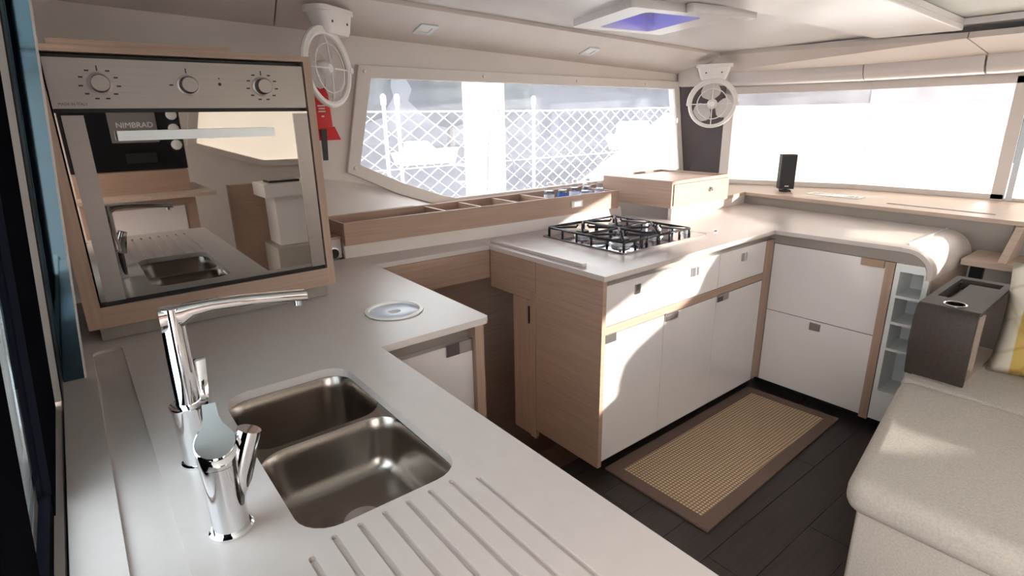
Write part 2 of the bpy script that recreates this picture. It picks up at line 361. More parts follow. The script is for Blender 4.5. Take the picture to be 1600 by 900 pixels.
# windshield window: frame members + vinyl + cloth shade
def along(p, q, t): return (p[0] + (q[0] - p[0]) * t, p[1] + (q[1] - p[1]) * t)
bm = B()
inset = -0.02
A0, A1, A2 = (3.785, 2.325), (4.07, 1.50), (4.07, 0.74)
for p, q in ((A0, A1), (A1, A2)):
    wallseg(bm, p, q, 1.565, 1.612, 0.014); wallseg(bm, p, q, 0.945, 0.975, 0.014)
wallseg(bm, A0, along(A0, A1, 0.07), 0.95, 1.60, 0.012); wallseg(bm, (4.07, 0.795), (4.07, 0.735), 0.95, 1.60, 0.012)
w2 = struct('window_2', bm, 'liner', label='windshield with white cloth shade behind clear vinyl')
def sheetseg(name, p, q, z0, z1, m, par, th=0.002):
    return obj(name, wallseg(B(), p, q, z0, z1, th), m, par)
sheetseg('vinyl_cover', (3.797, 2.325), (4.082, 1.502), 0.975, 1.57, 'vinyl_clear', w2); sheetseg('vinyl_cover', (4.082, 1.498), (4.082, 0.79), 0.975, 1.57, 'vinyl_clear', w2)
sheetseg('cloth_shade_or_light_mask', (3.835, 2.30), (4.12, 1.502), 0.955, 1.483, 'shade_cloth', w2); sheetseg('cloth_shade_or_light_mask', (4.12, 1.498), (4.12, 0.865), 0.955, 1.475, 'shade_cloth', w2)
bm = wallseg(B(), (4.06, 0.728), (4.06, 0.70), 0.945, 1.64, 0.07); struct('trim_11', bm, 'aluminium', False, 'bright upright windshield mullion')
# starboard half of the windshield (out of frame) with an added cloth, cut out to shape the sun patches
def yzplate(bm, outline, x0, x1):
    hexa(bm, [(x0, a, b) for a, b in outline], [(x1, a, b) for a, b in outline]); bmesh.ops.recalc_face_normals(bm, faces=bm.faces[:]); return bm
bm = B(); wallseg(bm, (4.07, -2.94), (4.07, -2.99), 0.95, 1.60, 0.012); wallseg(bm, (4.07, 0.70), (4.07, -2.99), 0.945, 0.96, 0.014)
w3 = struct('window_3', bm, 'liner', label='starboard half of the windshield')
clear = [(0.60, 1.65), (0.60, 1.20), (-0.40, 1.30), (-0.85, 1.40), (-1.30, 1.47), (-1.44, 1.42), (-1.50, 1.36), (-2.10, 1.345), (-2.20, 1.32), (-2.245, 1.25), (-2.25, 1.165), (-2.36, 1.12), (-2.52, 1.11), (-2.90, 1.25), (-2.90, 1.598), (-1.50, 1.598), (-1.40, 1.65)]
xs_ = plate(B(), [(0.70, 0.95), (0.70, 1.665), (-2.95, 1.665), (-2.95, 0.95)], [clear, [(-0.45, 1.24), (-0.45, 1.12), (-1.15, 1.12), (-1.15, 1.31), (-0.80, 1.31)]], 4.10, 4.103)
xf(xs_, Matrix(((0, 0, 1, 0), (1, 0, 0, 0), (0, 1, 0, 0), (0, 0, 0, 1)))); bmesh.ops.recalc_face_normals(xs_, faces=xs_.faces[:]); obj('cloth_shade_or_light_mask', xs_, 'shade_cloth', w3)  # unseen light mask, its cut-outs shaped to throw the sun patches

# ceiling: main glossy panel with hatch opening
hx0, hx1, hy0, hy1 = 2.05, 2.49, 1.60, 2.06
def slope(bm):
    for v in bm.verts: v.co.z += cz(v.co.x)
    return bm
bm = plate(B(), [(-0.3, -3.0), (3.70, -3.0), (3.70, 2.34), (-0.3, 2.34)], [[(hx0, hy0), (hx1, hy0), (hx1, hy1), (hx0, hy1)], [(-0.1, -2.6), (3.62, -2.6), (3.62, 0.965), (-0.1, 0.965)]], 0, 0.03)
struct('ceiling', slope(bm), 'ceiling_gloss')
bm = B(); box(bm, -0.2, 3.8, -2.7, 1.0, 0.034, 0.06); struct('ceiling_recess', slope(bm), 'ceiling_grey', False, 'grey recessed middle of the ceiling')
bm = B(); hexa(bm, [(-0.3, 0.93, 0), (3.60, 0.955, 0), (3.56, 1.335, 0), (-0.3, 1.55, 0)], [(-0.3, 0.93, .028), (3.60, 0.955, .028), (3.56, 1.335, .028), (-0.3, 1.55, .028)])
for v in bm.verts: v.co.z += cz(v.co.x) - 0.028
bmesh.ops.recalc_face_normals(bm, faces=bm.faces[:]); bev(bm, 0.006, 2); struct('trim_12', bm, 'ceiling_gloss', False, 'lowered white ceiling panel beside the recess')

# outer coachroof that closes the cabin
HCX, HCY, HA = 2.27, 1.83, R(-16)
def hrot(poly): return [(HCX + x * math.cos(HA) - y * math.sin(HA), HCY + x * math.sin(HA) + y * math.cos(HA)) for x, y in poly]
bm = plate(B(), [(-0.34, -3.06), (4.2, -3.06), (4.2, 2.70), (-0.34, 2.70)], [hrot(rrect(-0.17, 0.17, -0.22, 0.22, 0.03))], 0.125, 0.16); slope(bm)
box(bm, -0.34, 4.2, 2.665, 2.70, 1.66, 2.06); box(bm, 4.15, 4.2, -3.06, 2.70, 1.62, 2.0); box(bm, -0.34, 4.2, -3.10, -3.065, 1.62, 2.06)
struct('roof', bm, 'hull_white')
# hatch
h = thing('roof_hatch', 'square roof hatch with white frame and tinted blue lid', 'hatch', (2.27, 1.83, cz(2.27)))
bm = plate(B(), hrot(rrect(-0.265, 0.265, -0.26, 0.26, 0.025)), [hrot(rrect(-0.15, 0.15, -0.20, 0.20, 0.03))], -0.032, 0.0); bev(slope(bm), 0.006, 2); obj('frame', bm, 'white_plastic', h)
bm = plate(B(), hrot(rrect(-0.168, 0.168, -0.218, 0.218, 0.03)), [hrot(rrect(-0.155, 0.155, -0.205, 0.205, 0.03))], 0.0, 0.075); obj('coaming', slope(bm), 'white_plastic', h)
bm = plate(B(), hrot(rrect(-0.168, 0.168, -0.218, 0.218, 0.03)), [], 0.076, 0.082); obj('lid', slope(bm), 'hatch_glass', h)
bm = plate(B(), hrot(rrect(-0.152, 0.152, -0.202, 0.202, 0.03)), [hrot(rrect(-0.135, 0.135, -0.185, 0.185, 0.03))], 0.064, 0.0755); obj('gasket', slope(bm), 'black', h)
bm = plate(B(), hrot(rrect(-0.125, -0.065, 0.08, 0.16, 0.01)), [], 0.045, 0.0755); bev(slope(bm), 0.006, 2); obj('latch', bm, 'black', h)
bm = plate(B(), hrot(rrect(0.0, 0.36, -0.31, -0.265, 0.012)), [], -0.036, -0.002); bev(slope(bm), 0.008, 3); obj('blind_housing', bm, 'white_plastic', h, True)

# downlights
def downlight(c, ux, uy, label, rnd=False):
    ux = Vector(ux).normalized(); uy = Vector(uy); uy = (uy - ux * uy.dot(ux)).normalized(); n = ux.cross(uy)
    if n.z > 0: n = -n
    M = Matrix((ux, n.cross(ux), n)).transposed().to_4x4(); M.translation = Vector(c)
    t = thing('downlight', label, 'light', c, 'downlights in the soffit')
    s = 0.046
    if rnd: out = [(s * math.cos(a * math.pi / 12), s * math.sin(a * math.pi / 12)) for a in range(24)]; inn_ = [(x * .62, y * .62) for x, y in out]
    else: out = rrect(-s, s, -s, s, 0.005, 2); inn_ = rrect(-s * .55, s * .55, -s * .55, s * .55, 0.004, 2)
    bm = plate(B(), out, [inn_], 0.0, 0.008); obj('bezel', xf(bm, M), 'aluminium', t)
    bm = plate(B(), inn_, [], 0.0015, 0.003); obj('lens', xf(bm, M), 'white_plastic', t)
def soff_pt(x, t): return (x, 2.6 - 0.3 * t, e1(x) + (e2(x) - e1(x)) * t)
downlight(soff_pt(1.44, 0.48), (1, 0, -0.035), (0, -1, 0.3), 'square downlight in the soffit near the oven fan')
downlight(soff_pt(2.53, 0.48), (1, 0, -0.035), (0, -1, 0.3), 'square downlight in the soffit over the gas hob')
downlight((3.80, 1.60, 1.748), (0, 1, 0.0), (1, 0, -0.22), 'round downlight in the soffit above the white windshield shade', True)

# ================================================================== GALLEY: oven tower
OX0, OX1, OY = -0.035, 0.635, 1.772
t = thing('oven_cabinet', 'oak tower cabinet that holds the built in oven', 'cabinet', (0.3, 2.05, 0.871))
def board(x0, x1, y0, y1, z0, z1, par, name, m, b=0.0015): return obj(name, bev(box(B(), x0, x1, y0, y1, z0, z1), b, 1), m, par)
board(OX0, 0.0, OY - 0.006, 2.30, 0.915, 1.618, t, 'side_panel', 'wood_v'); board(0.6125, OX1, OY - 0.006, 2.30, 0.915, 1.618, t, 'side_panel', 'wood_v')
board(0.0, 0.6125, OY - 0.006, 2.30, 1.603, 1.618, t, 'top_panel', 'wood'); board(0.0, 0.6125, OY - 0.006, 2.30, 0.915, 0.972, t, 'bottom_panel', 'wood')
board(0.0, 0.6125, 2.2, 2.29, 0.972, 1.603, t, 'back_panel', 'wood')
board(-0.012, 0.615, 1.800, 2.28, 0.871, 0.915, t, 'plinth', 'beige_band')
board(0.02, 0.42, OY + 0.004, 2.25, 1.618, 1.632, t, 'shelf_board', 'wood')
ov = thing('built_in_oven', 'stainless steel built in oven with mirrored black glass door', 'oven', (0.306, 1.95, 0.973))
board(0.004, 0.608, OY + 0.022, 2.19, 0.976, 1.60, ov, 'body', 'black')
pnl = board(0.004, 0.608, OY - 0.002, OY + 0.022, 1.474, 1.590, ov, 'control_panel', 'steel')
dr = obj('door', bev(box(B(), 0.004, 0.608, OY - 0.002, OY + 0.02, 0.985, 1.464), 0.0015, 1), 'oven_glass', ov)
obj('door_trim', bev(box(B(), 0.016, 0.060, OY - 0.006, OY - 0.002, 0.985, 1.458), 0.001, 1), 'steel', dr)
obj('door_trim', bev(box(B(), 0.565, 0.6065, OY - 0.006, OY - 0.002, 0.985, 1.458), 0.001, 1), 'steel', dr)
obj('vent_strip', box(B(), 0.004, 0.608, OY - 0.001, OY + 0.02, 0.973, 0.984), 'black_gloss', ov)
bm = B(); box(bm, 0.118, 0.492, OY - 0.050, OY - 0.030, 1.396, 1.420); bev(bm, 0.002, 2)
hd = obj('handle', bm, 'aluminium', dr)
for px in (0.150, 0.460): obj('handle_mount', box(B(), px - 0.008, px + 0.008, OY - 0.031, OY - 0.002, 1.402, 1.414), 'aluminium', dr)
marks = []
for kx, full in ((0.107, True), (0.300, False), (0.489, True)):
    bm = lathe(B(), [(0.0265, OY - 0.002), (0.0265, OY - 0.006), (0.0215, OY - 0.007), (0.0205, OY - 0.031), (0.0185, OY - 0.034)], (kx, 0, 1.532), 32, 'y')
    kb = obj('knob', bm, 'steel', pnl, True)
    for k in range(11 if full else 2):
        a = R(90 - k * 360 / 11) if full else R(90 + 90 * k)
        cx, czz = kx + 0.039 * math.cos(a), 1.532 + 0.036 * math.sin(a)
        w = 0.0045 if k else 0.0015; hh = 0.0018 if k else 0.006
        obj('dial_mark', box(B(), cx - w, cx + w, OY - 0.0028, OY - 0.0019, czz - hh, czz + hh), 'ink', pnl)
obj('indicator_lamp', lathe(B(), [(0.004, OY - 0.002), (0.004, OY - 0.004)], (0.378, 0, 1.536), 12, 'y'), 'ink', pnl)
obj('dial_mark', box(B(), 0.3765, 0.3795, OY - 0.0028, OY - 0.0019, 1.549, 1.553), 'ink', pnl)
text('maker_text', 'MADE IN ITALY', 0.0085, Vector((0.045, OY - 0.002, 1.484)), ROT_FACE_NEGY, 'ink', pnl)

# ================================================================== worktops
# sink side: two layers so that drainer grooves and window channel are real recesses
sinkhole = rrect(0.165, 0.432, 0.690, 1.228, 0.055)
grooves = []
for k in range(8):
    gx = 0.158 + k * 0.0392; y1 = 0.676 if 0 < k < 7 else 0.705
    if k in (0, 7): y1 = 0.655
    grooves.append(rrect(gx - 0.0045, gx + 0.0045, 0.12, y1, 0.0044, 4))
chan = rrect(-0.038, 0.026, 0.05, 1.722, 0.02, 5)
lidhole = [(0.712 + 0.0895 * math.cos(a * math.pi / 24), 1.502 + 0.0895 * math.sin(a * math.pi / 24)) for a in range(48)]
outl = [(-0.10, 0.0), (0.545, 0.0), (0.553, 0.008), (0.553, 1.262), (0.556, 1.266), (0.893, 1.266), (0.904, 1.277), (0.914, 2.075), (1.472, 2.046), (1.472, 2.21), (0.87, 2.255), (0.64, 2.27), (-0.10, 2.27)]
wt = thing('sink_worktop', 'pale solid surface worktop with sink cutout and drainer grooves', 'worktop', (0.3, 1.0, 0.85))
bm = B(); plate(bm, outl, [sinkhole, chan, lidhole] + grooves, ZC - 0.007, ZC); plate(bm, outl, [sinkhole, lidhole], ZC - 0.020, ZC - 0.007)
obj('slab', bm, 'counter', wt)
# round worktop lid
lt = thing('round_hatch_cover', 'round pale blue cover with finger hole set in the sink worktop', 'cover', (0.712, 1.502, 0.852))
bm = lathe(B(), [(0.0885, ZC + 0.001), (0.0885, ZC + 0.004), (0.078, ZC + 0.005), (0.076, ZC - 0.001), (0.0760, ZC - 0.012)], (0.712, 1.502, 0), 48, 'z', False, False)
obj('rim', bm, 'white_plastic', lt, True)
obj('disc', lathe(B(), [(0.075, ZC - 0.018), (0.075, ZC - 0.003), (0.073, ZC - 0.0015), (0.020, ZC - 0.0015), (0.018, ZC - 0.006)], (0.712, 1.502, 0), 48), 'lid_white', lt, True)
obj('finger_hole', lathe(B(), [(0.017, ZC - 0.010), (0.017, ZC - 0.0045)], (0.712, 1.502, 0), 24), 'beige', lt, True)
# hob side L with waterfall end
hw = thing('hob_worktop', 'pale L shaped worktop around the gas hob with rounded waterfall end', 'worktop', (2.4, 1.5, 0.85))
outl2 = [(1.474, 1.330), (1.478, 1.326), (2.735, 1.340), (2.762, 0.79), (3.372, 0.79), (3.462, 1.925), (2.62, 1.865), (2.55, 2.13), (1.70, 2.165), (1.474, 2.21)]
obj('slab', bev(plate(B(), outl2, [], ZC - 0.020, ZC), 0.002, 1, 60), 'counter', hw)
prof = [(0.79, ZC)]; prof += [(0.775 - 0.108 * math.sin(R(a)), ZC - 0.108 + 0.108 * math.cos(R(a))) for a in range(0, 91, 9)]; prof += [(0.667, 0.745)]
inner = [(y + 0.016 if z < ZC - .1 else 0.775 - (0.775 - y) * 0.85, 0) for y, z in prof]
pin = [(0.79, ZC - 0.018)] + [(0.775 - 0.090 * math.sin(R(a)), ZC - 0.108 + 0.090 * math.cos(R(a))) for a in range(0, 91, 9)] + [(0.685, 0.745)]
bm = B(); n = len(prof)
for X0, X1 in ((2.750, 3.372),):
    a = [bm.verts.new((X0 + 0.012 * (0.79 - y) / .12, y, z)) for y, z in prof]; b = [bm.verts.new((X1 - 0.05 * (0.79 - y) / .12, y, z)) for y, z in prof]
    c = [bm.verts.new((X0 + 0.012 * (0.79 - y) / .12, y, z)) for y, z in pin]; d = [bm.verts.new((X1 - 0.05 * (0.79 - y) / .12, y, z)) for y, z in pin]
    for i in range(n - 1):
        bm.faces.new((a[i], a[i + 1], b[i + 1], b[i])); bm.faces.new((c[i], d[i], d[i + 1], c[i + 1]))
        bm.faces.new((a[i], c[i], c[i + 1], a[i + 1])); bm.faces.new((b[i], b[i + 1], d[i + 1], d[i]))
    bm.faces.new((a[-1], c[-1], d[-1], b[-1])); bm.faces.new((a[0], b[0], d[0], c[0]))
bmesh.ops.recalc_face_normals(bm, faces=bm.faces[:]); obj('waterfall_end', bm, 'counter', hw, True)
obj('seam_strip', bev(box(B(), 2.84, 3.37, 0.790, 0.798, ZC, ZC + 0.005), 0.001, 1), 'aluminium', hw)
bm = hexa(B(), [(1.508, 1.475, ZC), (1.53, 1.475, ZC), (1.53, 2.09, ZC), (1.508, 2.09, ZC)], [(1.508, 1.475, ZC + .014), (1.53, 1.475, ZC + .014), (1.53, 2.09, ZC + .014), (1.508, 2.09, ZC + .014)]); bmesh.ops.recalc_face_normals(bm, faces=bm.faces[:])
obj('fiddle_rail', bev(bm, 0.002, 2), 'counter', hw)

# sink
sk = thing('double_sink', 'undermount stainless steel sink with two bowls', 'sink', (0.3, 0.95, 0.68))
def bowl(x0, x1, y0, y1, ztop, depth, r):
    bm = B(); rings = []
    for ins, z in ((-0.0, ztop), (0.003, ztop - 0.004), (0.006, ztop - 0.03), (0.014, ztop - depth + 0.03), (0.020, ztop - depth + 0.012), (0.034, ztop - depth + 0.002), (0.05, ztop - depth)):
        rings.append([bm.verts.new((x, y, z)) for x, y in rrect(x0 + ins, x1 - ins, y0 + ins, y1 - ins, max(0.015, r - ins * 0.4), 6)])
    for i in range(len(rings) - 1):
        m = len(rings[i])
        for k in range(m): bm.faces.new((rings[i][k], rings[i][(k + 1) % m], rings[i + 1][(k + 1) % m], rings[i + 1][k]))
    bm.faces.new(rings[-1]); bmesh.ops.recalc_face_normals(bm, faces=bm.faces[:])
    for f in bm.faces: f.normal_flip()
    return bm
b1 = (0.163, 0.434, 0.994, 1.230); b2 = (0.163, 0.434, 0.688, 0.981)
bl = obj('bowl', bowl(*b1, 0.849, 0.150, 0.055), 'sink_steel', sk, True)
obj('drain', lathe(B(), [(0.036, 0.6992), (0.034, 0.7015), (0.012, 0.7005)], (0.30, 1.115, 0), 24), 'chrome', bl, True)
bl = obj('bowl', bowl(*b2, 0.849, 0.108, 0.055), 'sink_steel', sk, True)
obj('drain', lathe(B(), [(0.036, 0.7412), (0.034, 0.7435), (0.012, 0.7425)], (0.30, 0.833, 0), 24), 'chrome', bl, True)
obj('rim', plate(B(), rrect(0.145, 0.452, 0.670, 1.248, 0.06), [rrect(*b1, 0.055), rrect(*b2, 0.055)], 0.8475, 0.849), 'sink_steel', sk, True)

# tall mixer tap
fx, fy = 0.086, 1.002
tp = thing('tall_mixer_tap', 'tall chrome mixer tap with long flat spout', 'tap', (fx, fy, ZC))
obj('base_ring', lathe(B(), [(0.029, ZC), (0.029, ZC + 0.004), (0.026, ZC + 0.006)], (fx, fy, 0), 32), 'chrome', tp, True)
obj('body', lathe(B(), [(0.0255, ZC + 0.006), (0.0265, ZC + 0.10), (0.0295, ZC + 0.108), (0.0295, ZC + 0.113), (0.020, ZC + 0.115)], (fx, fy, 0), 32), 'chrome', tp, True)
obj('column', tube(B(), [(fx, fy, ZC + 0.112), (fx, fy, ZC + 0.20), (fx + 0.001, fy + 0.002, ZC + 0.282)], [0.0190, 0.0180, 0.0170], 20), 'chrome', tp, True)
bm = B()
sx = [(fx - 0.017, 0.014, ZC + 0.245, ZC + 0.283), (fx + 0.015, 0.0145, ZC + 0.250, ZC + 0.284), (fx + 0.03, 0.0145, ZC + 0.262, ZC + 0.284), (fx + 0.06, 0.014, ZC + 0.2655, ZC + 0.2835), (fx + 0.12, 0.0135, ZC + 0.262, ZC + 0.279), (fx + 0.19, 0.0135, ZC + 0.254, ZC + 0.271), (fx + 0.215, 0.0125, ZC + 0.250, ZC + 0.268)]
rg = []
for X, w, za, zb in sx:
    c, hh = (za + zb) / 2, (zb - za) / 2
    rg.append([bm.verts.new((X, fy + u, c + v)) for u, v in rrect(-w, w, -hh, hh, min(w, hh) * .6, 3)])
for i in range(len(rg) - 1):
    m = len(rg[i])
    for k in range(m): bm.faces.new((rg[i][k], rg[i][(k + 1) % m], rg[i + 1][(k + 1) % m], rg[i + 1][k]))
bm.faces.new(rg[0]); bm.faces.new(rg[-1]); bmesh.ops.recalc_face_normals(bm, faces=bm.faces[:])
spt = obj('spout', bm, 'chrome', tp, True)
obj('aerator', lathe(B(), [(0.006, ZC + 0.243), (0.007, ZC + 0.256)], (fx + 0.20, fy, 0), 16), 'chrome', spt, True)
bm = hexa(B(), [(fx + 0.018, fy + 0.022, ZC + 0.10), (fx + 0.034, fy + 0.022, ZC + 0.10), (fx + 0.034, fy + 0.030, ZC + 0.10), (fx + 0.018, fy + 0.030, ZC + 0.10)],
          [(fx + 0.024, fy + 0.050, ZC + 0.165), (fx + 0.044, fy + 0.050, ZC + 0.165), (fx + 0.044, fy + 0.056, ZC + 0.168), (fx + 0.024, fy + 0.056, ZC + 0.168)])
bmesh.ops.recalc_face_normals(bm, faces=bm.faces[:]); obj('lever', bev(bm, 0.002, 2), 'chrome', tp, True)
# short tap
gx, gy = 0.088, 0.783
t2 = thing('pull_out_tap', 'short chrome tap with flat lever handle beside the drainer', 'tap', (gx, gy, ZC))
obj('base_ring', lathe(B(), [(0.030, ZC), (0.030, ZC + 0.004), (0.027, ZC + 0.007)], (gx, gy, 0), 32), 'chrome', t2, True)
bd = obj('body', lathe(B(), [(0.024, ZC + 0.007), (0.0255, ZC + 0.112)], (gx, gy, 0), 32), 'chrome', t2, True)
bm = lathe(B(), [(0.0262, ZC + 0.113), (0.0266, ZC + 0.134), (0.0266, ZC + 0.1345), (0.024, ZC + 0.136)], (gx, gy, 0), 32)
for v in bm.verts:
    if v.co.z > ZC + 0.13: v.co.z += (v.co.y - gy) * 0.75 + 0.004
obj('handle_cap', bm, 'chrome', t2, True)
out = [(0.0255 * math.cos(R(a)), 0.0255 * math.sin(R(a))) for a in range(150, 391, 15)] + [(0.0135, 0.027), (0.0100, 0.040), (0.0088, 0.062), (-0.0088, 0.062), (-0.0100, 0.040), (-0.0135, 0.027)]
bm = plate(B(), out, [], 0.0, 0.0055); bev(bm, 0.0012, 2, 50)
xf(bm, Matrix.Translation((gx, gy, ZC + 0.141)) @ Matrix.Rotation(R(-8), 4, 'Z') @ Matrix.Rotation(R(34), 4, 'X')); obj('lever', bm, 'chrome', t2, True)
bm = tube(B(), [(gx + 0.010, gy, ZC + 0.040), (gx + 0.020, gy + 0.001, ZC + 0.075), (gx + 0.031, gy + 0.002, ZC + 0.110), (gx + 0.045, gy + 0.002, ZC + 0.146)], [0.011, 0.018, 0.0195, 0.0165], 20)
obj('spray_head', bm, 'chrome', t2, True)

# ---- cabinets under the sink worktop
sc = thing('sink_cabinet', 'base cabinet carcass under the sink worktop', 'cabinet', (0.25, 0.6, 0.0))
board(-0.09, 0.525, 0.02, 1.28, 0.06, 0.68, sc, 'body', 'wood'); board(-0.09, 0.525, 0.02, 0.055, 0.68, 0.846, sc, 'end_panel', 'wood')
board(0.505, 0.525, 0.055, 1.30, 0.68, 0.846, sc, 'front_panel', 'wood'); board(-0.06, 0.45, 0.08, 1.25, 0.0, 0.06, sc, 'toe_kick', 'black')
bc = thing('bin_cabinet', 'small white fronted cabinet under the round worktop cover', 'cabinet', (0.72, 1.6, 0.0))
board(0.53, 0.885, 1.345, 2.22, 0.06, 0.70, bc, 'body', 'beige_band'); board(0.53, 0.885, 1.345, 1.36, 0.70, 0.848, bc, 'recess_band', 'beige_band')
dd = board(0.540, 0.872, 1.318, 1.344, 0.06, 0.788, bc, 'door', 'white_gloss', 0.002)
obj('latch', bev(box(B(), 0.778, 0.872, 1.3125, 1.318, 0.756, 0.794), 0.002, 1), 'latch_metal', dd)
obj('latch_button', bev(box(B(), 0.778, 0.822, 1.3105, 1.3125, 0.757, 0.793), 0.001, 1), 'corner_dark', dd)
board(0.8735, 0.905, 1.300, 2.06, 0.06, 0.849, bc, 'end_panel', 'wood_v'); board(0.55, 0.87, 1.40, 2.1, 0.0, 0.06, bc, 'toe_kick', 'black')

# ---- companionway recess between the two worktops
bm = hexa(B(), [(0.906, 2.075, 0.715), (1.474, 2.05, 0.715), (1.474, 2.2, 0.715), (0.906, 2.2, 0.715)], [(0.906, 2.075, 0.848), (1.474, 2.05, 0.848), (1.474, 2.2, 0.848), (0.906, 2.2, 0.848)])
bmesh.ops.recalc_face_normals(bm, faces=bm.faces[:]); struct('trim_13', bm, 'wood', False, 'oak facing panel above the dark stairwell')
cw = B(); box(cw, 0.907, 2.4, 2.42, 2.44, -0.7, 0.85); box(cw, 0.907, 2.4, 1.40, 2.44, -0.72, -0.7); box(cw, 2.4, 2.42, 1.4, 2.44, -0.7, -0.02); box(cw, 0.907, 0.925, 1.40, 2.44, -0.7, 0.06)
box(cw, 0.907, 2.42, 1.36, 1.40, -0.7, -0.062)
sw_ = struct('wall_stairwell', cw, 'wood')
board(0.93, 1.46, 1.80, 2.40, -0.30, -0.25, sw_, 'tread', 'floor'); board(0.93, 1.46, 1.42, 2.40, -0.70, -0.50, sw_, 'tread', 'floor')

# ---- hob cabinet
hc = thing('hob_cabinet', 'base cabinet with three white drawers and three white doors under the gas hob', 'cabinet', (2.1, 1.7, 0.0))
board(1.4775, 1.4985, 1.338, 1.722, 0.045, 0.849, hc, 'end_panel', 'wood')
board(1.4775, 1.4985, 1.726, 2.048, 0.715, 0.849, hc, 'end_header', 'wood')
board(1.480, 1.4985, 1.727, 1.765, -0.003, 0.712, hc, 'door_jamb', 'wood_v')
jb = board(1.487, 1.4985, 1.768, 1.89, -0.003, 0.665, hc, 'door_frame', 'wood_v')
board(1.487, 1.4985, 1.768, 2.06, 0.667, 0.713, hc, 'door_head', 'wood')
obj('hinge', bev(box(B(), 1.478, 1.488, 1.769, 1.777, 0.56, 0.64), 0.001, 1), 'black', jb)
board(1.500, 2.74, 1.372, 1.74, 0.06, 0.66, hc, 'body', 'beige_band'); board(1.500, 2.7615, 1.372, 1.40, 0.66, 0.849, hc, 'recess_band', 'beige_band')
board(1.53, 2.80, 1.42, 1.70, 0.0, 0.06, hc, 'toe_kick', 'black')
board(1.4995, 2.676, 1.347, 1.371, 0.622, 0.657, hc, 'rail', 'wood')
for xa, xb, lx, lw in ((1.5, 1.863, 1.685, 0.03), (1.867, 2.262, 2.072, 0.05), (2.266, 2.675, 2.474, 0.04)):
    d = board(xa, xb, 1.346, 1.371, 0.660, 0.823, hc, 'drawer', 'white_gloss', 0.002)
    obj('latch', bev(box(B(), lx - lw / 2, lx + lw / 2, 1.3405, 1.346, 0.757, 0.797), 0.002, 1), 'latch_metal', d)
    if lw > 0.035: obj('latch_bar', box(B(), lx - 0.002, lx + 0.002, 1.3385, 1.3405, 0.757, 0.797), 'white_gloss', d)
for xa, xb, la, lb in ((1.5, 1.872, 1.502, 1.566), (1.876, 2.262, 1.880, 1.966), (2.266, 2.675, 2.270, 2.362)):
    d = board(xa, xb, 1.346, 1.371, 0.062, 0.619, hc, 'door', 'white_gloss', 0.002)
    obj('latch', bev(box(B(), la, lb, 1.340, 1.346, 0.590, 0.626), 0.002, 1), 'latch_metal', d)
    if la > 1.6: obj('latch_button', bev(box(B(), la + 0.002, la + 0.04, 1.338, 1.340, 0.592, 0.614), 0.001, 1), 'corner_dark', d)
board(2.680, 2.7565, 1.347, 1.371, 0.06, 0.822, hc, 'corner_post', 'wood_v'); board(2.7575, 2.80, 1.346, 1.371, 0.046, 0.800, hc, 'blind_panel', 'beige_band')

# ---- right hand cabinets
rc = thing('pan_drawer_cabinet', 'base cabinet with two large white drawer fronts beside the rug', 'cabinet', (3.0, 1.08, 0.0))
board(2.782, 3.30, 0.842, 1.344, 0.045, 0.846, rc, 'body', 'beige_band')
d = board(2.757, 2.781, 0.840, 1.343, 0.450, 0.800, rc, 'drawer', 'white_gloss', 0.002)
obj('latch', bev(box(B(), 2.742, 2.757, 0.842, 0.935, 0.770, 0.803), 0.002, 1), 'latch_bronze', d)
d = board(2.757, 2.781, 0.840, 1.343, 0.048, 0.446, rc, 'drawer', 'white_gloss', 0.002)
obj('latch', bev(box(B(), 2.751, 2.757, 1.068, 1.118, 0.398, 0.436), 0.002, 1), 'latch_metal', d)
board(2.752, 2.79, 0.803, 0.8385, 0.035, 0.800, rc, 'corner_post', 'wood_v')
board(2.82, 3.3, 0.806, 1.40, 0.0, 0.044, rc, 'toe_kick', 'black')
ou = thing('shelf_unit', 'narrow white open shelf unit between the oak post and the dark armrest', 'shelf', (3.0, 0.73, 0.0))
bm = B(); xs = plate(B(), [(0.672, 0.046), (0.800, 0.046), (0.800, 0.801), (0.695, 0.801), (0.6868, 0.775), (0.6855, 0.7445), (0.672, 0.7445)], [[(0.692, 0.195), (0.781, 0.195), (0.781, 0.765), (0.692, 0.765)]], 2.755, 2.775)
xf(xs, Matrix(((0, 0, 1, 0), (1, 0, 0, 0), (0, 1, 0, 0), (0, 0, 0, 1)))); bmesh.ops.recalc_face_normals(xs, faces=xs.faces[:])
obj('face_frame', xs, 'white_panel', ou)
board(2.93, 2.94, 0.690, 0.785, 0.19, 0.77, ou, 'back_panel', 'white_panel'); board(2.776, 2.93, 0.782, 0.790, 0.19, 0.77, ou, 'side_panel', 'white_panel'); board(2.776, 2.93, 0.6865, 0.692, 0.19, 0.762, ou, 'side_panel', 'white_panel')
board(2.776, 2.93, 0.692, 0.782, 0.186, 0.194, ou, 'bottom_panel', 'white_panel'); board(2.776, 2.93, 0.692, 0.782, 0.766, 0.774, ou, 'top_panel', 'white_panel')
for z in (0.653, 0.530, 0.405): board(2.757, 2.93, 0.692, 0.782, z - 0.008, z + 0.004, ou, 'shelf', 'white_panel')
board(2.776, 3.31, 0.667, 0.685, 0.046, 0.7448, ou, 'end_panel', 'wood_top')
board(2.945, 3.30, 0.697, 0.800, 0.046, 0.80, ou, 'body', 'beige_band'); board(2.82, 3.3, 0.69, 0.800, 0.0, 0.044, ou, 'toe_kick', 'black')
# grey infill below the worktop edge, following the rounded end
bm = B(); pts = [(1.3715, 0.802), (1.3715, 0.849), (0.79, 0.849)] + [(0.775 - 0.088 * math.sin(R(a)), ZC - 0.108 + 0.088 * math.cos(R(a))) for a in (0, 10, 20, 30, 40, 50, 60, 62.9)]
yzplate(bm, pts, 2.762, 2.7815); obj('recess_band', bm, 'beige_band', hw)

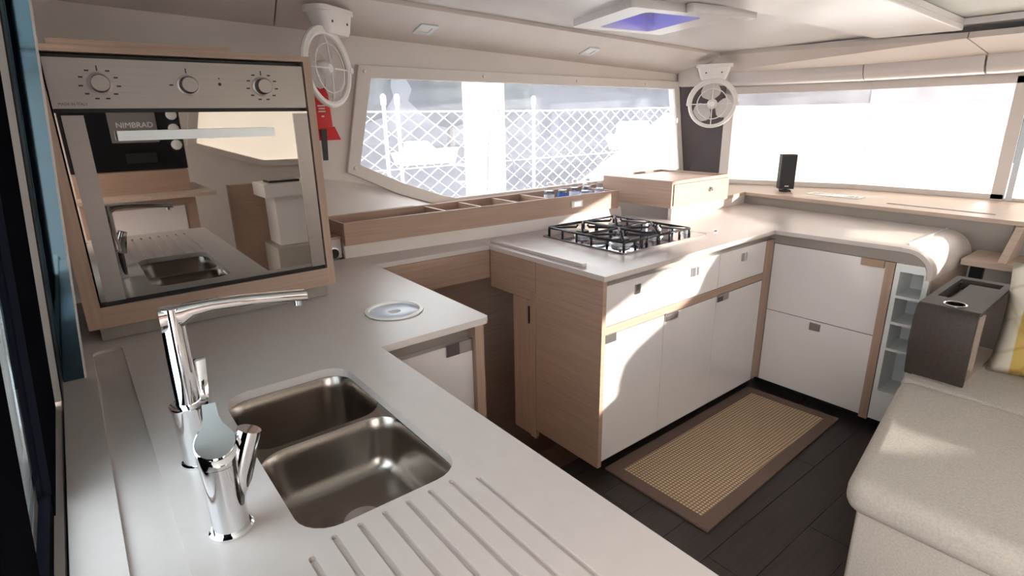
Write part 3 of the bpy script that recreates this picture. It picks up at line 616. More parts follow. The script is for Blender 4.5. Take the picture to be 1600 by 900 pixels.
# ---- splashbacks, ledge at the windshield
bm = hexa(B(), [(0.865, 2.256, ZC), (1.70, 2.168, ZC), (2.50, 2.135, ZC), (2.50, 2.16, ZC), (1.70, 2.19, ZC), (0.865, 2.275, ZC)], [(0.865, 2.256, 0.925), (1.70, 2.185, 0.925), (2.50, 2.15, 0.925), (2.50, 2.17, 0.925), (1.70, 2.20, 0.925), (0.865, 2.275, 0.925)])
bmesh.ops.recalc_face_normals(bm, faces=bm.faces[:]); struct('trim_14', bm, 'beige', False, 'beige splashback below the wooden trough')
bm = hexa(B(), [(2.60, 1.866, ZC), (3.466, 1.926, ZC), (3.466, 1.95, ZC), (2.60, 1.89, ZC)], [(2.60, 1.866, 0.932), (3.466, 1.926, 0.932), (3.466, 1.95, 0.932), (2.60, 1.89, 0.932)])
bmesh.ops.recalc_face_normals(bm, faces=bm.faces[:]); struct('trim_15', bm, 'beige', False, 'beige splashback below the wooden drawer box')
bm = hexa(B(), [(3.466, 1.95, 0.74), (3.366, 0.548, 0.74), (3.40, 0.548, 0.74), (3.50, 1.95, 0.74)], [(3.466, 1.95, 0.922), (3.366, 0.548, 0.922), (3.40, 0.548, 0.922), (3.50, 1.95, 0.922)])
bmesh.ops.recalc_face_normals(bm, faces=bm.faces[:]); struct('trim_16', bm, 'beige_band', False, 'taupe splashback along the windshield ledge')
GM = Matrix.Translation((3.665, 1.455, 0.9427)) @ Matrix.Rotation(R(-4), 4, 'Z'); SLOT = [(3.530, 1.131), (3.482, 0.647), (3.515, 0.647), (3.565, 1.131)]
bm = B(); plate(bm, [(3.458, 1.925), (3.356, 0.545), (3.356, -2.7), (4.066, -2.7), (4.066, 1.50), (3.79, 2.29), (3.168, 2.29), (3.168, 1.90)], [SLOT, [tuple((GM @ Vector((x, y, 0))).xy) for x, y in rrect(-0.036, 0.036, -0.14, 0.14, 0.008, 2)]], 0.922, 0.9425); bev(bm, 0.002, 1, 60)
lg = thing('windshield_ledge', 'wood laminate ledge below the windshield', 'ledge', (3.7, 1.0, 0.92)); obj('board', bm, 'wood_top', lg)
def duct(poly, k, z0, z1):
    cx, cy = sum(p[0] for p in poly) / len(poly), sum(p[1] for p in poly) / len(poly)
    out = [(cx + (x - cx) * k + 0.006 * (1 if x > cx else -1), cy + (y - cy) * k + 0.006 * (1 if y > cy else -1)) for x, y in poly]
    return plate(plate(B(), out, [poly], z0, z1), out, [], z0 - 0.005, z0)
obj('demist_slot', duct(SLOT, 1.0, 0.86, 0.922), 'wood_top', lg)
obj('vent_duct', duct([tuple((GM @ Vector((x, y, 0))).xy) for x, y in ((-0.036, -0.14), (0.036, -0.14), (0.036, 0.14), (-0.036, 0.14))], 1.0, 0.84, 0.922), 'beige_band', lg)
gr = thing('vent_grille', 'white slotted vent grille on the windshield ledge', 'vent', (3.665, 1.455, 0.9425))
M = Matrix.Translation((3.665, 1.455, 0.9427)) @ Matrix.Rotation(R(-4), 4, 'Z')
slots = [rrect(-0.030, 0.030, -0.125 + k * 0.025 - 0.0085, -0.125 + k * 0.025 + 0.0085, 0.003, 2) for k in range(11)]
obj('frame', xf(plate(B(), rrect(-0.05, 0.05, -0.155, 0.155, 0.01, 3), slots, 0, 0.004), M), 'white_plastic', gr)
# speaker
sp = thing('speaker', 'small dark upright speaker standing on the windshield ledge', 'speaker', (3.655, 1.765, 0.9425))
M = Matrix.Translation((3.665, 1.765, 0.943)) @ Matrix.Rotation(R(38), 4, 'Z')
obj('foot', xf(bev(box(B(), -0.035, 0.035, -0.03, 0.03, 0, 0.01), 0.003, 2), M), 'black', sp)
obj('stem', xf(box(B(), -0.01, 0.01, -0.01, 0.01, 0.008, 0.02), M), 'black', sp)
obj('case', xf(bev(box(B(), -0.035, 0.045, -0.045, 0.045, 0.018, 0.235), 0.005, 2), M), 'speaker_grey', sp)
gl = obj('grille', xf(bev(box(B(), -0.0385, -0.035, -0.039, 0.039, 0.026, 0.228), 0.001, 1), M), 'black', sp)
obj('badge', xf(box(B(), -0.0395, -0.0385, -0.012, 0.012, 0.034, 0.040), M), 'aluminium', sp)

# ---- storage trough behind the hob
tr = thing('storage_trough', 'long open oak trough with dividers below the port window', 'storage box', (1.65, 2.3, 0.925))
def slant(y0, y1, xa=0.865, xb=2.465): return lambda x: y0 + (y1 - y0) * (x - xa) / (xb - xa)
FY = slant(2.240, 2.139)
def wall(x0, ya, x1, yb, z0, z1, th, name):
    bm = hexa(B(), [(x0, ya, z0), (x1, yb, z0), (x1, yb + th, z0), (x0, ya + th, z0)], [(x0, ya, z1), (x1, yb, z1), (x1, yb + th, z1), (x0, ya + th, z1)])
    bmesh.ops.recalc_face_normals(bm, faces=bm.faces[:]); return obj(name, bev(bm, 0.0015, 1), 'wood', tr)
fp = wall(0.865, 2.240, 2.47, 2.139, 0.926, 1.025, 0.014, 'front_board')
wall(0.865, 2.430, 2.59, 2.430, 0.926, 1.027, 0.012, 'back_board')
bm = hexa(B(), [(0.865, 2.24, .926), (2.47, 2.14, .926), (2.59, 2.43, .926), (0.865, 2.44, .926)], [(0.865, 2.24, .935), (2.47, 2.14, .935), (2.59, 2.43, .935), (0.865, 2.44, .935)]); bmesh.ops.recalc_face_normals(bm, faces=bm.faces[:]); obj('bottom_board', bm, 'wood_top', tr)
for x in (0.871, 1.362, 1.560, 1.775, 1.975, 2.46):
    board(x - 0.006, x + 0.006, FY(x) + 0.014, 2.43, 0.935, 1.022, tr, 'end_board' if x in (0.871, 2.46) else 'divider', 'wood')
bm = bev(box(B(), 2.11, 2.19, FY(2.15) - 0.006, FY(2.15) + 0.004, 0.962, 0.995), 0.002, 1); sck = thing('wall_socket', 'small white socket plate on the trough front', 'socket', (2.15, FY(2.15), 0.962)); obj('plate', bm, 'white_plastic', sck)
obj('insert', box(B(), 2.125, 2.175, FY(2.15) - 0.0075, FY(2.15) - 0.005, 0.968, 0.989), 'aluminium', sck)
# wood block with round outlet by the oven
ob = thing('outlet_block', 'beige block with round black outlet beside the oven', 'outlet', (0.80, 2.3, 0.871)); board(0.66, 0.862, 2.285, 2.33, 0.871, 0.955, ob, 'block', 'beige'); board(0.66, 0.862, 2.27, 2.44, 0.956, 0.966, ob, 'shelf_board', 'wood')
obj('socket_ring', lathe(B(), [(0.026, 2.2855), (0.026, 2.2815), (0.020, 2.2805)], (0.828, 0, 0.893), 24, 'y'), 'aluminium', ob, True); obj('socket_hole', lathe(B(), [(0.0205, 2.282), (0.0205, 2.280)], (0.828, 0, 0.893), 24, 'y'), 'black', ob)

# bottles
def bottle(x, y, hgt, blue, lab):
    z0 = 0.936
    t = thing('water_bottle', lab, 'bottle', (x, y, z0), 'water bottles in the trough')
    k = hgt / 0.155
    obj('body', lathe(B(), [(0.022, z0), (0.029, z0 + 0.004), (0.029, z0 + 0.035), (0.0275, z0 + 0.04), (0.029, z0 + 0.045), (0.029, z0 + 0.095 * k), (0.026, z0 + 0.112 * k), (0.014, z0 + 0.132 * k), (0.011, z0 + 0.138 * k), (0.011, z0 + 0.143 * k)], (x, y, 0), 18), 'bottle_glass', t, True)
    obj('water', lathe(B(), [(0.020, z0 + 0.003), (0.0265, z0 + 0.006), (0.0265, z0 + 0.09 * k), (0.022, z0 + 0.112 * k)], (x, y, 0), 14), 'bottle_glass', t, True)
    obj('cap', lathe(B(), [(0.0145, z0 + 0.143 * k), (0.0145, z0 + 0.156 * k), (0.013, z0 + 0.158 * k)], (x, y, 0), 16), 'white_plastic', t, True)
    obj('paper_label', lathe(B(), [(0.0295, z0 + 0.055), (0.0295, z0 + 0.09)], (x, y, 0), 18, 'z', False, False), 'label_blue' if blue else 'lid_white', t, True)
bottle(2.075, 2.300, 0.150, False, 'clear water bottle at the oven end of the row in the trough')
bottle(2.165, 2.285, 0.148, True, 'clear water bottle with blue label in the trough')
for x, y, hh, lab in ((2.270, 2.300, 0.152, 'clear water bottle against the trough back board, next to the blue labelled bottle'), (2.275, 2.220, 0.136, 'short clear water bottle against the trough front board, next to the blue labelled bottle'),
                      (2.375, 2.300, 0.150, 'clear water bottle against the trough back board, nearest the drawer box'), (2.395, 2.220, 0.142, 'clear water bottle against the trough front board, nearest the drawer box')): bottle(x, y, hh, False, lab)

# ---- wooden drawer box in the corner
db = thing('drawer_box', 'oak box with tray top and one drawer in the worktop corner', 'drawer box', (2.88, 2.1, 0.934))
board(2.598, 3.165, 1.872, 2.38, 0.934, 0.945, db, 'bottom_board', 'wood'); board(2.598, 2.612, 1.872, 2.38, 0.945, 1.084, db, 'side_board', 'wood'); board(3.151, 3.165, 1.872, 2.38, 0.945, 1.084, db, 'side_board', 'wood')
board(2.612, 3.151, 2.366, 2.38, 0.945, 1.084, db, 'back_board', 'wood'); board(2.612, 3.151, 1.885, 2.366, 1.062, 1.072, db, 'tray_board', 'wood_top'); board(2.612, 3.151, 1.872, 1.884, 1.066, 1.084, db, 'front_edge', 'wood')
dw = board(2.614, 3.149, 1.866, 1.884, 0.947, 1.064, db, 'drawer', 'wood'); 
obj('knob_plate', lathe(B(), [(0.016, 1.868), (0.016, 1.8645)], (2.962, 0, 1.013), 20, 'y'), 'chrome', dw); obj('knob', lathe(B(), [(0.010, 1.866), (0.013, 1.858), (0.011, 1.853)], (2.962, 0, 1.013), 20, 'y'), 'chrome', dw, True)

# ---- gas hob
gh = thing('gas_hob', 'built in gas hob with black cast iron grates and steel burners', 'hob', (2.09, 1.76, ZC))
HX0, HX1, HY0, HY1 = 1.785, 2.385, 1.505, 2.02
obj('plate', bev(plate(B(), rrect(HX0, HX1, HY0, HY1, 0.008, 3), [], ZC + 0.0005, ZC + 0.007), 0.002, 1, 60), 'hob_glass', gh)
obj('steel_edge', plate(B(), rrect(HX0 - 0.004, HX1 + 0.004, HY0 - 0.004, HY1 + 0.004, 0.01, 3), [rrect(HX0 + 0.0005, HX1 - 0.0005, HY0 + 0.0005, HY1 - 0.0005, 0.008, 3)], ZC + 0.0005, ZC + 0.0075), 'steel', gh)
for bx, by, br in ((1.92, 1.64, 0.045), (1.92, 1.885, 0.034), (2.16, 1.885, 0.040), (2.16, 1.64, 0.034)):
    bn = obj('burner', lathe(B(), [(br * 1.25, ZC + 0.007), (br * 1.2, ZC + 0.012), (br, ZC + 0.014), (br, ZC + 0.024)], (bx, by, 0), 28), 'aluminium', gh, True)
    obj('burner_cap', lathe(B(), [(br * 0.92, ZC + 0.024), (br * 0.95, ZC + 0.030), (br * 0.8, ZC + 0.034)], (bx, by, 0), 28), 'grate', bn, True)
def grate(x0, x1, y0, y1, cs):
    g = obj('grate', B(), 'grate', gh)
    bm = B(); z = ZC + 0.046; r = 0.0064
    def bar(*p): tube(bm, p, r, 6)
    bar((x0, y0, ZC + .007), (x0, y0, z - .004), (x0, y0 + .006, z), (x0, y1 - .006, z), (x0, y1, z - .004), (x0, y1, ZC + .007)); bar((x1, y0, ZC + .007), (x1, y0, z - .004), (x1, y0 + .006, z), (x1, y1 - .006, z), (x1, y1, z - .004), (x1, y1, ZC + .007))
    for yy in (y0, (y0 + y1) / 2, y1): bar((x0, yy, z), (x1, yy, z))
    for k in range(1, 5): bar((x0, y0 + (y1 - y0) * k / 5, ZC + .007), (x0, y0 + (y1 - y0) * k / 5, z)); bar((x1, y0 + (y1 - y0) * k / 5, ZC + .007), (x1, y0 + (y1 - y0) * k / 5, z))
    for k in range(1, 3): bar((x0 + (x1 - x0) * k / 3, y0, ZC + .007), (x0 + (x1 - x0) * k / 3, y0, z + .004))
    for cx, cy in cs:
        for a in range(4):
            dx, dy = math.cos(R(45 + 90 * a)), math.sin(R(45 + 90 * a))
            ex = x0 if dx < 0 else x1; s = (ex - cx) / dx
            q = (ex, max(min(cy + dy * s, y1), y0), z)
            bar(q, (cx + dx * .03, cy + dy * .03, z + 0.004), (cx + dx * .024, cy + dy * .024, z + 0.016))
    bm.to_mesh(g.data); bm.free()
    me = g.data
    for v in me.vertices: v.co -= Vector(ORIG[gh.name])
    for p in me.polygons: p.use_smooth = True
grate(1.805, 2.035, 1.525, 2.00, ((1.92, 1.64), (1.92, 1.885))); grate(2.045, 2.275, 1.525, 2.00, ((2.16, 1.885), (2.16, 1.64)))
for k in range(4):
    ky = 1.58 + k * 0.085
    obj('knob', lathe(B(), [(0.019, ZC + 0.007), (0.019, ZC + 0.010), (0.0165, ZC + 0.011), (0.0155, ZC + 0.032), (0.013, ZC + 0.034)], (2.333, ky, 0), 22), 'aluminium', gh, True)
# small knob of worktop latch
kk = thing('worktop_latch', 'small chrome catch on the worktop beside the hob', 'latch', (2.46, 1.52, ZC)); obj('stem', lathe(B(), [(0.008, ZC), (0.006, ZC + 0.008)], (2.46, 1.50, 0), 14), 'chrome', kk, True); obj('head', lathe(B(), [(0.011, ZC + 0.008), (0.012, ZC + 0.013), (0.009, ZC + 0.018)], (2.46, 1.50, 0), 16), 'chrome', kk, True)

# ---- rug
rg_ = thing('rug', 'beige woven mat with brown cloth border on the dark floor', 'rug', (2.13, 1.12, 0))
RC = [(1.546, 1.357), (2.690, 1.362), (2.714, 0.902), (1.547, 0.868)]; RI = [(1.600, 1.302), (2.636, 1.308), (2.654, 0.950), (1.600, 0.925)]
obj('border', bev(plate(B(), RC, [RI], 0.0005, 0.009), 0.002, 2, 50), 'rug_border', rg_); obj('weave', plate(B(), RI, [], 0.0005, 0.0075), 'rug_weave', rg_)

# ---- sofa
sf = thing('sofa', 'pale upholstered sofa seat with rounded cushion edge', 'sofa', (2.0, -0.2, 0))
def cushion(poly, z0, z1, bw, puff=0.0, seg=5):
    bm = prism(B(), poly, 'z', z0, z1); bev(bm, bw, seg, 25)
    return bm
SP = [(1.545, 0.478), (1.60, 0.495), (2.362, 0.612), (2.362, -0.95), (1.545, -0.95)]
obj('seat_cushion', cushion([(1.545, 0.47), (2.362, 0.600), (2.362, -0.95), (1.545, -0.95)], 0.345, 0.458, 0.045), 'fabric', sf, True)
obj('rear_cushion', cushion([(2.366, 0.600), (2.72, 0.645), (2.985, 0.645), (2.985, -0.95), (2.366, -0.95)], 0.345, 0.448, 0.02), 'fabric', sf, True)
obj('base', bev(prism(B(), [(1.60, 0.448), (2.72, 0.62), (2.72, -0.95), (1.60, -0.95)], 'z', 0.0, 0.342), 0.012, 3), 'fabric', sf, True)
obj('backrest', bev(box(B(), 3.00, 3.255, -0.95, 0.40, 0.344, 0.74), 0.04, 4), 'fabric', sf, True)
obj('rear_frame', box(B(), 2.724, 3.255, -0.95, 0.645, 0.0, 0.342), 'fabric', sf)
obj('seam', tube(B(), [(1.553, 0.44, 0.402), (1.553, 0.0, 0.402), (1.553, -0.92, 0.402)], 0.0025, 6), 'beige_band', sf)

# ---- dark armrest box
ar = thing('armrest_console', 'dark brown leather armrest console with cup holder on the sofa', 'armrest', (2.65, 0.51, 0.449))
pr = [(0.420, 0.46), (0.607, 0.449)]
AX0, AX1 = 2.405, 2.90
bm = B()
# side profile in xz, open on the -y side (hollow console)
sidep = [(AX0 + 0.02, 0.455), (AX0 - 0.008, 0.60), (AX0 + 0.0, 0.70), (AX0 + 0.007, 0.722), (AX0 + 0.018, 0.736), (AX0 + 0.034, 0.7425), (AX0 + 0.034, 0.7325), (AX0 + 0.026, 0.72), (AX0 + 0.020, 0.66), (AX0 + 0.032, 0.455)]
def arm_prof(bm, poly, y0, y1):
    prism(bm, poly, 'y', y0, y1); return bm
arm_prof(bm, sidep, 0.425, 0.612); bev(bm, 0.0025, 2, 60)
obj('shell', bm, 'leather', ar, True)
obj('side_panel', bev(box(B(), AX0 + 0.03, AX1, 0.588, 0.612, 0.449, 0.735), 0.004, 2), 'leather', ar)
obj('inner_divider', bev(box(B(), AX0 + 0.19, AX0 + 0.205, 0.44, 0.588, 0.459, 0.695), 0.002, 1), 'taupe', ar)
obj('base_board', bev(box(B(), AX0 + 0.03, AX1, 0.43, 0.585, 0.450, 0.464), 0.002, 1), 'taupe', ar)
def armz(bm):
    for v in bm.verts: v.co.z += 0.7425 + (v.co.x - AX0 - 0.034) * 0.03
    return bm
CX_, CY_ = 2.482, 0.512
circ = lambda r: [(CX_ + r * math.cos(2 * math.pi * k / 28), CY_ + r * math.sin(2 * math.pi * k / 28)) for k in range(28)]
TR = [(2.560, 0.450), (2.860, 0.450), (2.860, 0.588), (2.560, 0.588)]
bm = plate(B(), [(AX0 + 0.033, 0.425), (AX1, 0.425), (AX1, 0.612), (AX0 + 0.033, 0.612)], [circ(0.031), TR], -0.010, 0.0)
obj('top_panel', armz(bm), 'leather', ar)
cp = obj('cup_holder', armz(lathe(B(), [(0.036, 0.0), (0.036, 0.004), (0.033, 0.005), (0.0302, 0.003), (0.0302, -0.009), (0.036, 0.0)], (CX_, CY_, 0), 28, 'z', False, False)), 'chrome', ar, True)
obj('cup_well', armz(lathe(B(), [(0.0308, -0.009), (0.0305, -0.075), (0.001, -0.075)], (CX_, CY_, 0), 28, 'z', False, False)), 'leather', cp, True)
bm = B(); plate(bm, [(2.554, 0.444), (2.866, 0.444), (2.866, 0.584), (2.554, 0.584)], [], -0.050, -0.045)
for a, b, c, d in ((2.554, 2.866, 0.444, 0.450), (2.554, 2.560, 0.450, 0.584), (2.860, 2.866, 0.450, 0.584)): plate(bm, [(a, c), (b, c), (b, d), (a, d)], [], -0.045, -0.010)
obj('tray_recess', armz(bm), 'leather', ar)
obj('tray_lid', armz(bev(plate(B(), [(2.562, 0.452), (2.815, 0.452), (2.815, 0.548), (2.562, 0.548)], [], -0.012, -0.006), 0.001, 1)), 'leather', ar)

# ---- pillow
def pillow(cx, cy, cz_, sx_, sz_, th, rotz, lean):
    bm = B(); n = 14; g = {}
    for s in (0, 1):
        for i in range(n + 1):
            for j in range(n + 1):
                u, v = 2 * i / n - 1, 2 * j / n - 1
                e = (1 - u ** 4) * (1 - v ** 4); k = 0.93 + 0.07 * (abs(u) ** 3 * abs(v) ** 3)
                pinch = 1 - 0.06 * (1 - u * u) * (abs(v) ** 6) ; pinch2 = 1 - 0.06 * (1 - v * v) * (abs(u) ** 6)
                wr = 0.006 * math.sin(7 * u + 3 * v) * e
                d = th * (e ** 0.55) * (1 if s else -1) * 0.5 + wr
                if (i in (0, n) or j in (0, n)) and s: g[(s, i, j)] = g[(0, i, j)]; continue
                g[(s, i, j)] = bm.verts.new((d, u * sx_ / 2 * pinch2, v * sz_ / 2 * pinch))
    for s in (0, 1):
        for i in range(n):
            for j in range(n):
                q = [g[(s, i, j)], g[(s, i + 1, j)], g[(s, i + 1, j + 1)], g[(s, i, j + 1)]]
                bm.faces.new(q if s else q[::-1])
    M = Matrix.Translation((cx, cy, cz_)) @ Matrix.Rotation(R(rotz), 4, 'Z') @ Matrix.Rotation(R(lean), 4, 'Y')
    bmesh.ops.recalc_face_normals(bm, faces=bm.faces[:])
    me = bpy.data.meshes.new('scatter_cushion'); bm.to_mesh(me); bm.free()
    for p in me.polygons: p.use_smooth = True
    me.materials.append(MT['pillow']); o = bpy.data.objects.new('scatter_cushion', me); COL.objects.link(o); o.matrix_world = M
    return o
tag(pillow(2.80, 0.20, 0.652, 0.46, 0.44, 0.15, 8, 18), 'cream scatter cushion with yellow stripes leaning on the sofa', 'cushion')

# shelf and panels behind the sofa
bm = B(); box(bm, 3.10, 3.36, -0.95, 0.655, 0.762, 0.79); bev(bm, 0.003, 2)
sh = thing('sofa_back_shelf', 'oak shelf behind the sofa and armrest', 'shelf', (3.2, -0.4, 0.0)); obj('board', bm, 'wood_top', sh); board(3.29, 3.355, -0.95, 0.655, 0.0, 0.761, sh, 'back_panel', 'beige')
obj('vent_box', bev(box(B(), 3.262, 3.29, 0.60, 0.650, 0.66, 0.755), 0.003, 1), 'black', sh)
bm = hexa(B(), [(3.10, 0.50, 0.792), (3.35, 0.50, 0.792), (3.35, 0.53, 0.792), (3.10, 0.53, 0.792)], [(3.30, 0.50, 0.920), (3.358, 0.50, 0.920), (3.358, 0.53, 0.920), (3.30, 0.53, 0.920)]); bmesh.ops.recalc_face_normals(bm, faces=bm.faces[:]); obj('bracket', bm, 'wood_top', sh)

# ================================================================== FANS
def fan(loc, nrm, mount_c, mount_n, Rr, label, spin):
    n = Vector(nrm).normalized(); u = Vector((0, 0, 1)).cross(n).normalized(); w = n.cross(u)
    M = Matrix((u, w, n)).transposed().to_4x4(); M.translation = Vector(loc)
    t = thing('cabin_fan', label, 'fan', mount_c, 'white cabin fans')
    # mount: tapered wedge
    mu = Vector((0, 0, 1)).cross(Vector(mount_n)).normalized(); mn = Vector(mount_n).normalized()
    MM = Matrix((mu, mn, Vector((0, 0, 1)))).transposed().to_4x4(); MM.translation = Vector(mount_c)
    bm = B(); rgs = []
    for hw, dp, z, off in ((0.118, 0.055, 0.0, 0.0), (0.118, 0.056, -0.018, 0.0), (0.106, 0.050, -0.022, 0.0), (0.085, 0.036, -0.085, 0.012), (0.075, 0.026, -0.10, 0.016)):
        rgs.append([bm.verts.new((a, b + off, z)) for a, b in rrect(-hw, hw, -dp, dp, dp * .7, 4)])
    for i in range(len(rgs) - 1):
        k_ = len(rgs[i])
        for k in range(k_): bm.faces.new((rgs[i][k], rgs[i][(k + 1) % k_], rgs[i + 1][(k + 1) % k_], rgs[i + 1][k]))
    bm.faces.new(rgs[0]); bm.faces.new(rgs[-1]); bmesh.ops.recalc_face_normals(bm, faces=bm.faces[:])
    mo = obj('mount', xf(bm, MM), 'white_plastic', t, True)
    for a in (-0.05, 0.05): obj('screw', xf(lathe(B(), [(0.006, 0), (0.005, 0.003)], (0, 0, 0), 10), MM @ Matrix.Translation((a, 0.0475, -0.055)) @ Matrix.Rotation(R(-90), 4, 'X')), 'corner_dark', mo)
    bm = B(); tube(bm, [(Rr * 1.0 * math.cos(a * math.pi / 16), Rr * 1.0 * math.sin(a * math.pi / 16), 0) for a in range(0, 17)], 0.0105, 8)
    bm2 = xf(bm, M); obj('yoke', bm2, 'white_plastic', t, True)
    obj('neck', tube(B(), [M @ Vector((0, Rr, 0)), Vector(mount_c) + Vector((0, 0, -0.095)) + mn * 0.016], 0.017, 10), 'white_plastic', t, True)
    obj('guard_ring', xf(tube(B(), [(Rr * .92 * math.cos(a * math.pi / 20), Rr * .92 * math.sin(a * math.pi / 20), 0) for a in range(40)], 0.0125, 8, True), M), 'white_plastic', t, True)
    for s in (-1, 1): obj('pivot', xf(lathe(B(), [(0.012, -0.014), (0.012, 0.014)], (s * Rr * 1.0, 0, 0), 12), M), 'white_plastic', t, True)
    bm = B()
    for q in (0.62,): tube(bm, [(Rr * q * math.cos(a * math.pi / 16), Rr * q * math.sin(a * math.pi / 16), 0.012) for a in range(32)], 0.0035, 6, True)
    for a in range(4):
        d = Vector((math.cos(R(90 * a)), math.sin(R(90 * a)), 0)); tube(bm, [d * 0.02 + Vector((0, 0, .018)), d * Rr * .62 + Vector((0, 0, .012)), d * Rr * .92], 0.0035, 6)
    obj('guard_spokes', xf(bm, M), 'white_plastic', t, True)
    obj('hub', xf(lathe(B(), [(0.03, -0.045), (0.034, -0.02), (0.030, 0.0), (0.016, 0.016)], (0, 0, 0), 20), M), 'white_plastic', t, True)
    for k in range(3):
        bm = B(); A = R(spin + 120 * k); row = []
        for i in range(7):
            rr = 0.022 + (Rr * .82 - 0.022) * i / 6; hw = R(12 + 34 * math.sin(math.pi * min(1, (i + .6) / 7.2)))
            row.append([bm.verts.new((rr * math.cos(A + s * hw), rr * math.sin(A + s * hw), -0.012 + s * 0.012)) for s in (-1, -.5, 0, .5, 1)])
        for i in range(6):
            for k2 in range(4): bm.faces.new((row[i][k2], row[i][k2 + 1], row[i + 1][k2 + 1], row[i + 1][k2]))
        r2 = bmesh.ops.solidify(bm, geom=bm.faces[:], thickness=0.0025)
        obj('blade', xf(bm, M), 'white_plastic', t, True)
fan((3.545, 2.275, 1.500), (-0.84, -0.54, 0.0), (3.575, 2.30, 1.755), (-0.84, -0.54, 0), 0.158, 'white cabin fan in the corner in front of the dark pillar panel', 100)
fan((0.905, 2.33, 1.636), (0.55, -0.84, 0.05), (0.958, 2.395, 1.868), (0.55, -0.84, 0), 0.150, 'white cabin fan over the red pouch beside the oven', 75)

# fire blanket pouch
fb = thing('fire_blanket', 'red fire blanket pouch with black strap hanging beside the oven', 'fire blanket', (0.945, 2.57, 1.27))
bm = B(); hexa(bm, [(0.898, 2.545, 1.365), (0.988, 2.545, 1.365), (0.988, 2.597, 1.365), (0.898, 2.597, 1.365)], [(0.905, 2.57, 1.64), (0.985, 2.57, 1.64), (0.985, 2.598, 1.64), (0.905, 2.598, 1.64)]); bmesh.ops.recalc_face_normals(bm, faces=bm.faces[:])
pk = obj('pouch', bev(bm, 0.008, 3), 'red', fb, True)
obj('flap', bev(hexa(B(), [(0.90, 2.535, 1.352), (1.012, 2.535, 1.352), (1.012, 2.55, 1.352), (0.90, 2.55, 1.352)], [(0.90, 2.541, 1.40), (0.99, 2.541, 1.41), (0.99, 2.553, 1.41), (0.90, 2.553, 1.40)]), 0.003, 2), 'red', fb, True)
for z, w in ((1.50, 0.035), (1.488, 0.028), (1.476, 0.032), (1.455, 0.012)): obj('print_line', box(B(), 0.945 - w / 2, 0.945 + w / 2, 2.5548 - (z - 1.5) * -0.09, 2.558, z - 0.003, z + 0.003), 'red_print', pk)
obj('strap', bev(hexa(B(), [(0.918, 2.528, 1.265), (0.940, 2.528, 1.265), (0.940, 2.533, 1.265), (0.918, 2.533, 1.265)], [(0.922, 2.53, 1.40), (0.948, 2.53, 1.40), (0.948, 2.538, 1.40), (0.922, 2.538, 1.40)]), 0.001, 1), 'black', fb)

# ================================================================== AFT GLAZING on the left (leans forward with height)
SHR = 0.085
def lean(bm):
    for v in bm.verts: v.co.x += SHR * (v.co.z - 0.87)
    return bm
def lbox(x0, x1, y0, y1, z0, z1): return lean(box(B(), x0, x1, y0, y1, z0, z1))
struct('trim_17', lbox(-0.100, -0.060, 1.55, 1.575, 0.871, 2.0), 'plexi', False, 'glossy mirror faced door post beside the oven')
struct('trim_18', lbox(-0.0605, -0.0560, 1.546, 1.575, 0.871, 2.0), 'white_gloss', False, 'thin white edge of the mirror faced post')
struct('trim_19', lbox(-0.122, -0.1035, 1.44, 1.575, 0.871, 2.0), 'white_gloss', False, 'white strip beside the mirror faced post')
struct('trim_20', lbox(-0.1035, -0.1005, 1.44, 1.575, 0.871, 2.0), 'black', False, 'black seal between the white strip and the mirror faced post')
struct('trim_21', box(B(), -0.130, -0.106, -0.2, 1.575, 0.78, 0.862), 'beige', False, 'beige sill strip along the sliding window')
struct('trim_22', box(B(), -0.106, -0.1005, -0.2, 1.575, 0.78, 0.85), 'black', False, 'black strip painted in for the dark gap between worktop and sill')  # shade of the gap at the sill, laid in as a black strip
bm = lbox(-0.135, -0.115, 1.00, 1.44, 0.80, 2.0)
d1 = struct('door_1', bm, 'frame_black', label='black framed sliding window at the aft end')
obj('stile', lbox(-0.140, -0.115, 0.25, 0.69, 0.60, 2.0), 'frame_black', d1)
obj('bottom_rail', lbox(-0.135, -0.117, 0.69, 1.00, 0.78, 0.90), 'frame_black', d1)
obj('glass_pane', lbox(-0.127, -0.124, 0.69, 1.00, 0.90, 2.0), 'tint_glass', d1)
obj('inner_stile', lbox(-0.200, -0.175, 1.30, 1.42, 0.80, 2.0), 'blue_frame', d1)
obj('inner_rail', lbox(-0.200, -0.175, 0.70, 1.30, 0.80, 0.86), 'aluminium', d1)
bm = B(); box(bm, -0.125, -0.10, 1.58, 2.59, 0.0, 2.02); struct('wall_back', bm, 'liner')
bm = B(); box(bm, -0.20, -0.1365, -0.2, 1.58, 0.0, 0.776); struct('wall_aft_sill', bm, 'liner')

# ================================================================== STARBOARD SIDE (behind the camera, seen in the oven glass)
SWO = [(1.06, 1.23), (1.70, 1.02), (3.85, 1.00), (3.70, 1.62), (1.15, 1.66)]
bm = B(); xzplate(bm, [(-0.3, 0.0), (4.14, 0.0), (4.14, 1.70), (-0.3, 1.86)], [SWO], -3.06, -3.0); struct('wall_right', bm, 'liner')
bm = B(); xzplate(bm, [(1.00, 1.22), (1.69, 0.975), (3.92, 0.95), (3.75, 1.66), (1.10, 1.70)], [[(1.09, 1.245), (1.71, 1.04), (3.82, 1.02), (3.67, 1.60), (1.18, 1.64)]], -3.0, -2.98)
w4 = struct('window_4', bm, 'liner', label='starboard window with white blind')
bm = B(); xzplate(bm, SWO, [], -3.03, -3.027); obj('blind', bm, 'shade_cloth', w4)
struct('trim_23', box(B(), 1.0, 1.75, -1.50, -1.46, 0.0, 0.95), 'wood', False, 'oak bulkhead panel on the starboard side')
nc = thing('nav_cabinet', 'oak navigation cabinet on the starboard side', 'cabinet', (0.4, -1.5, 0))
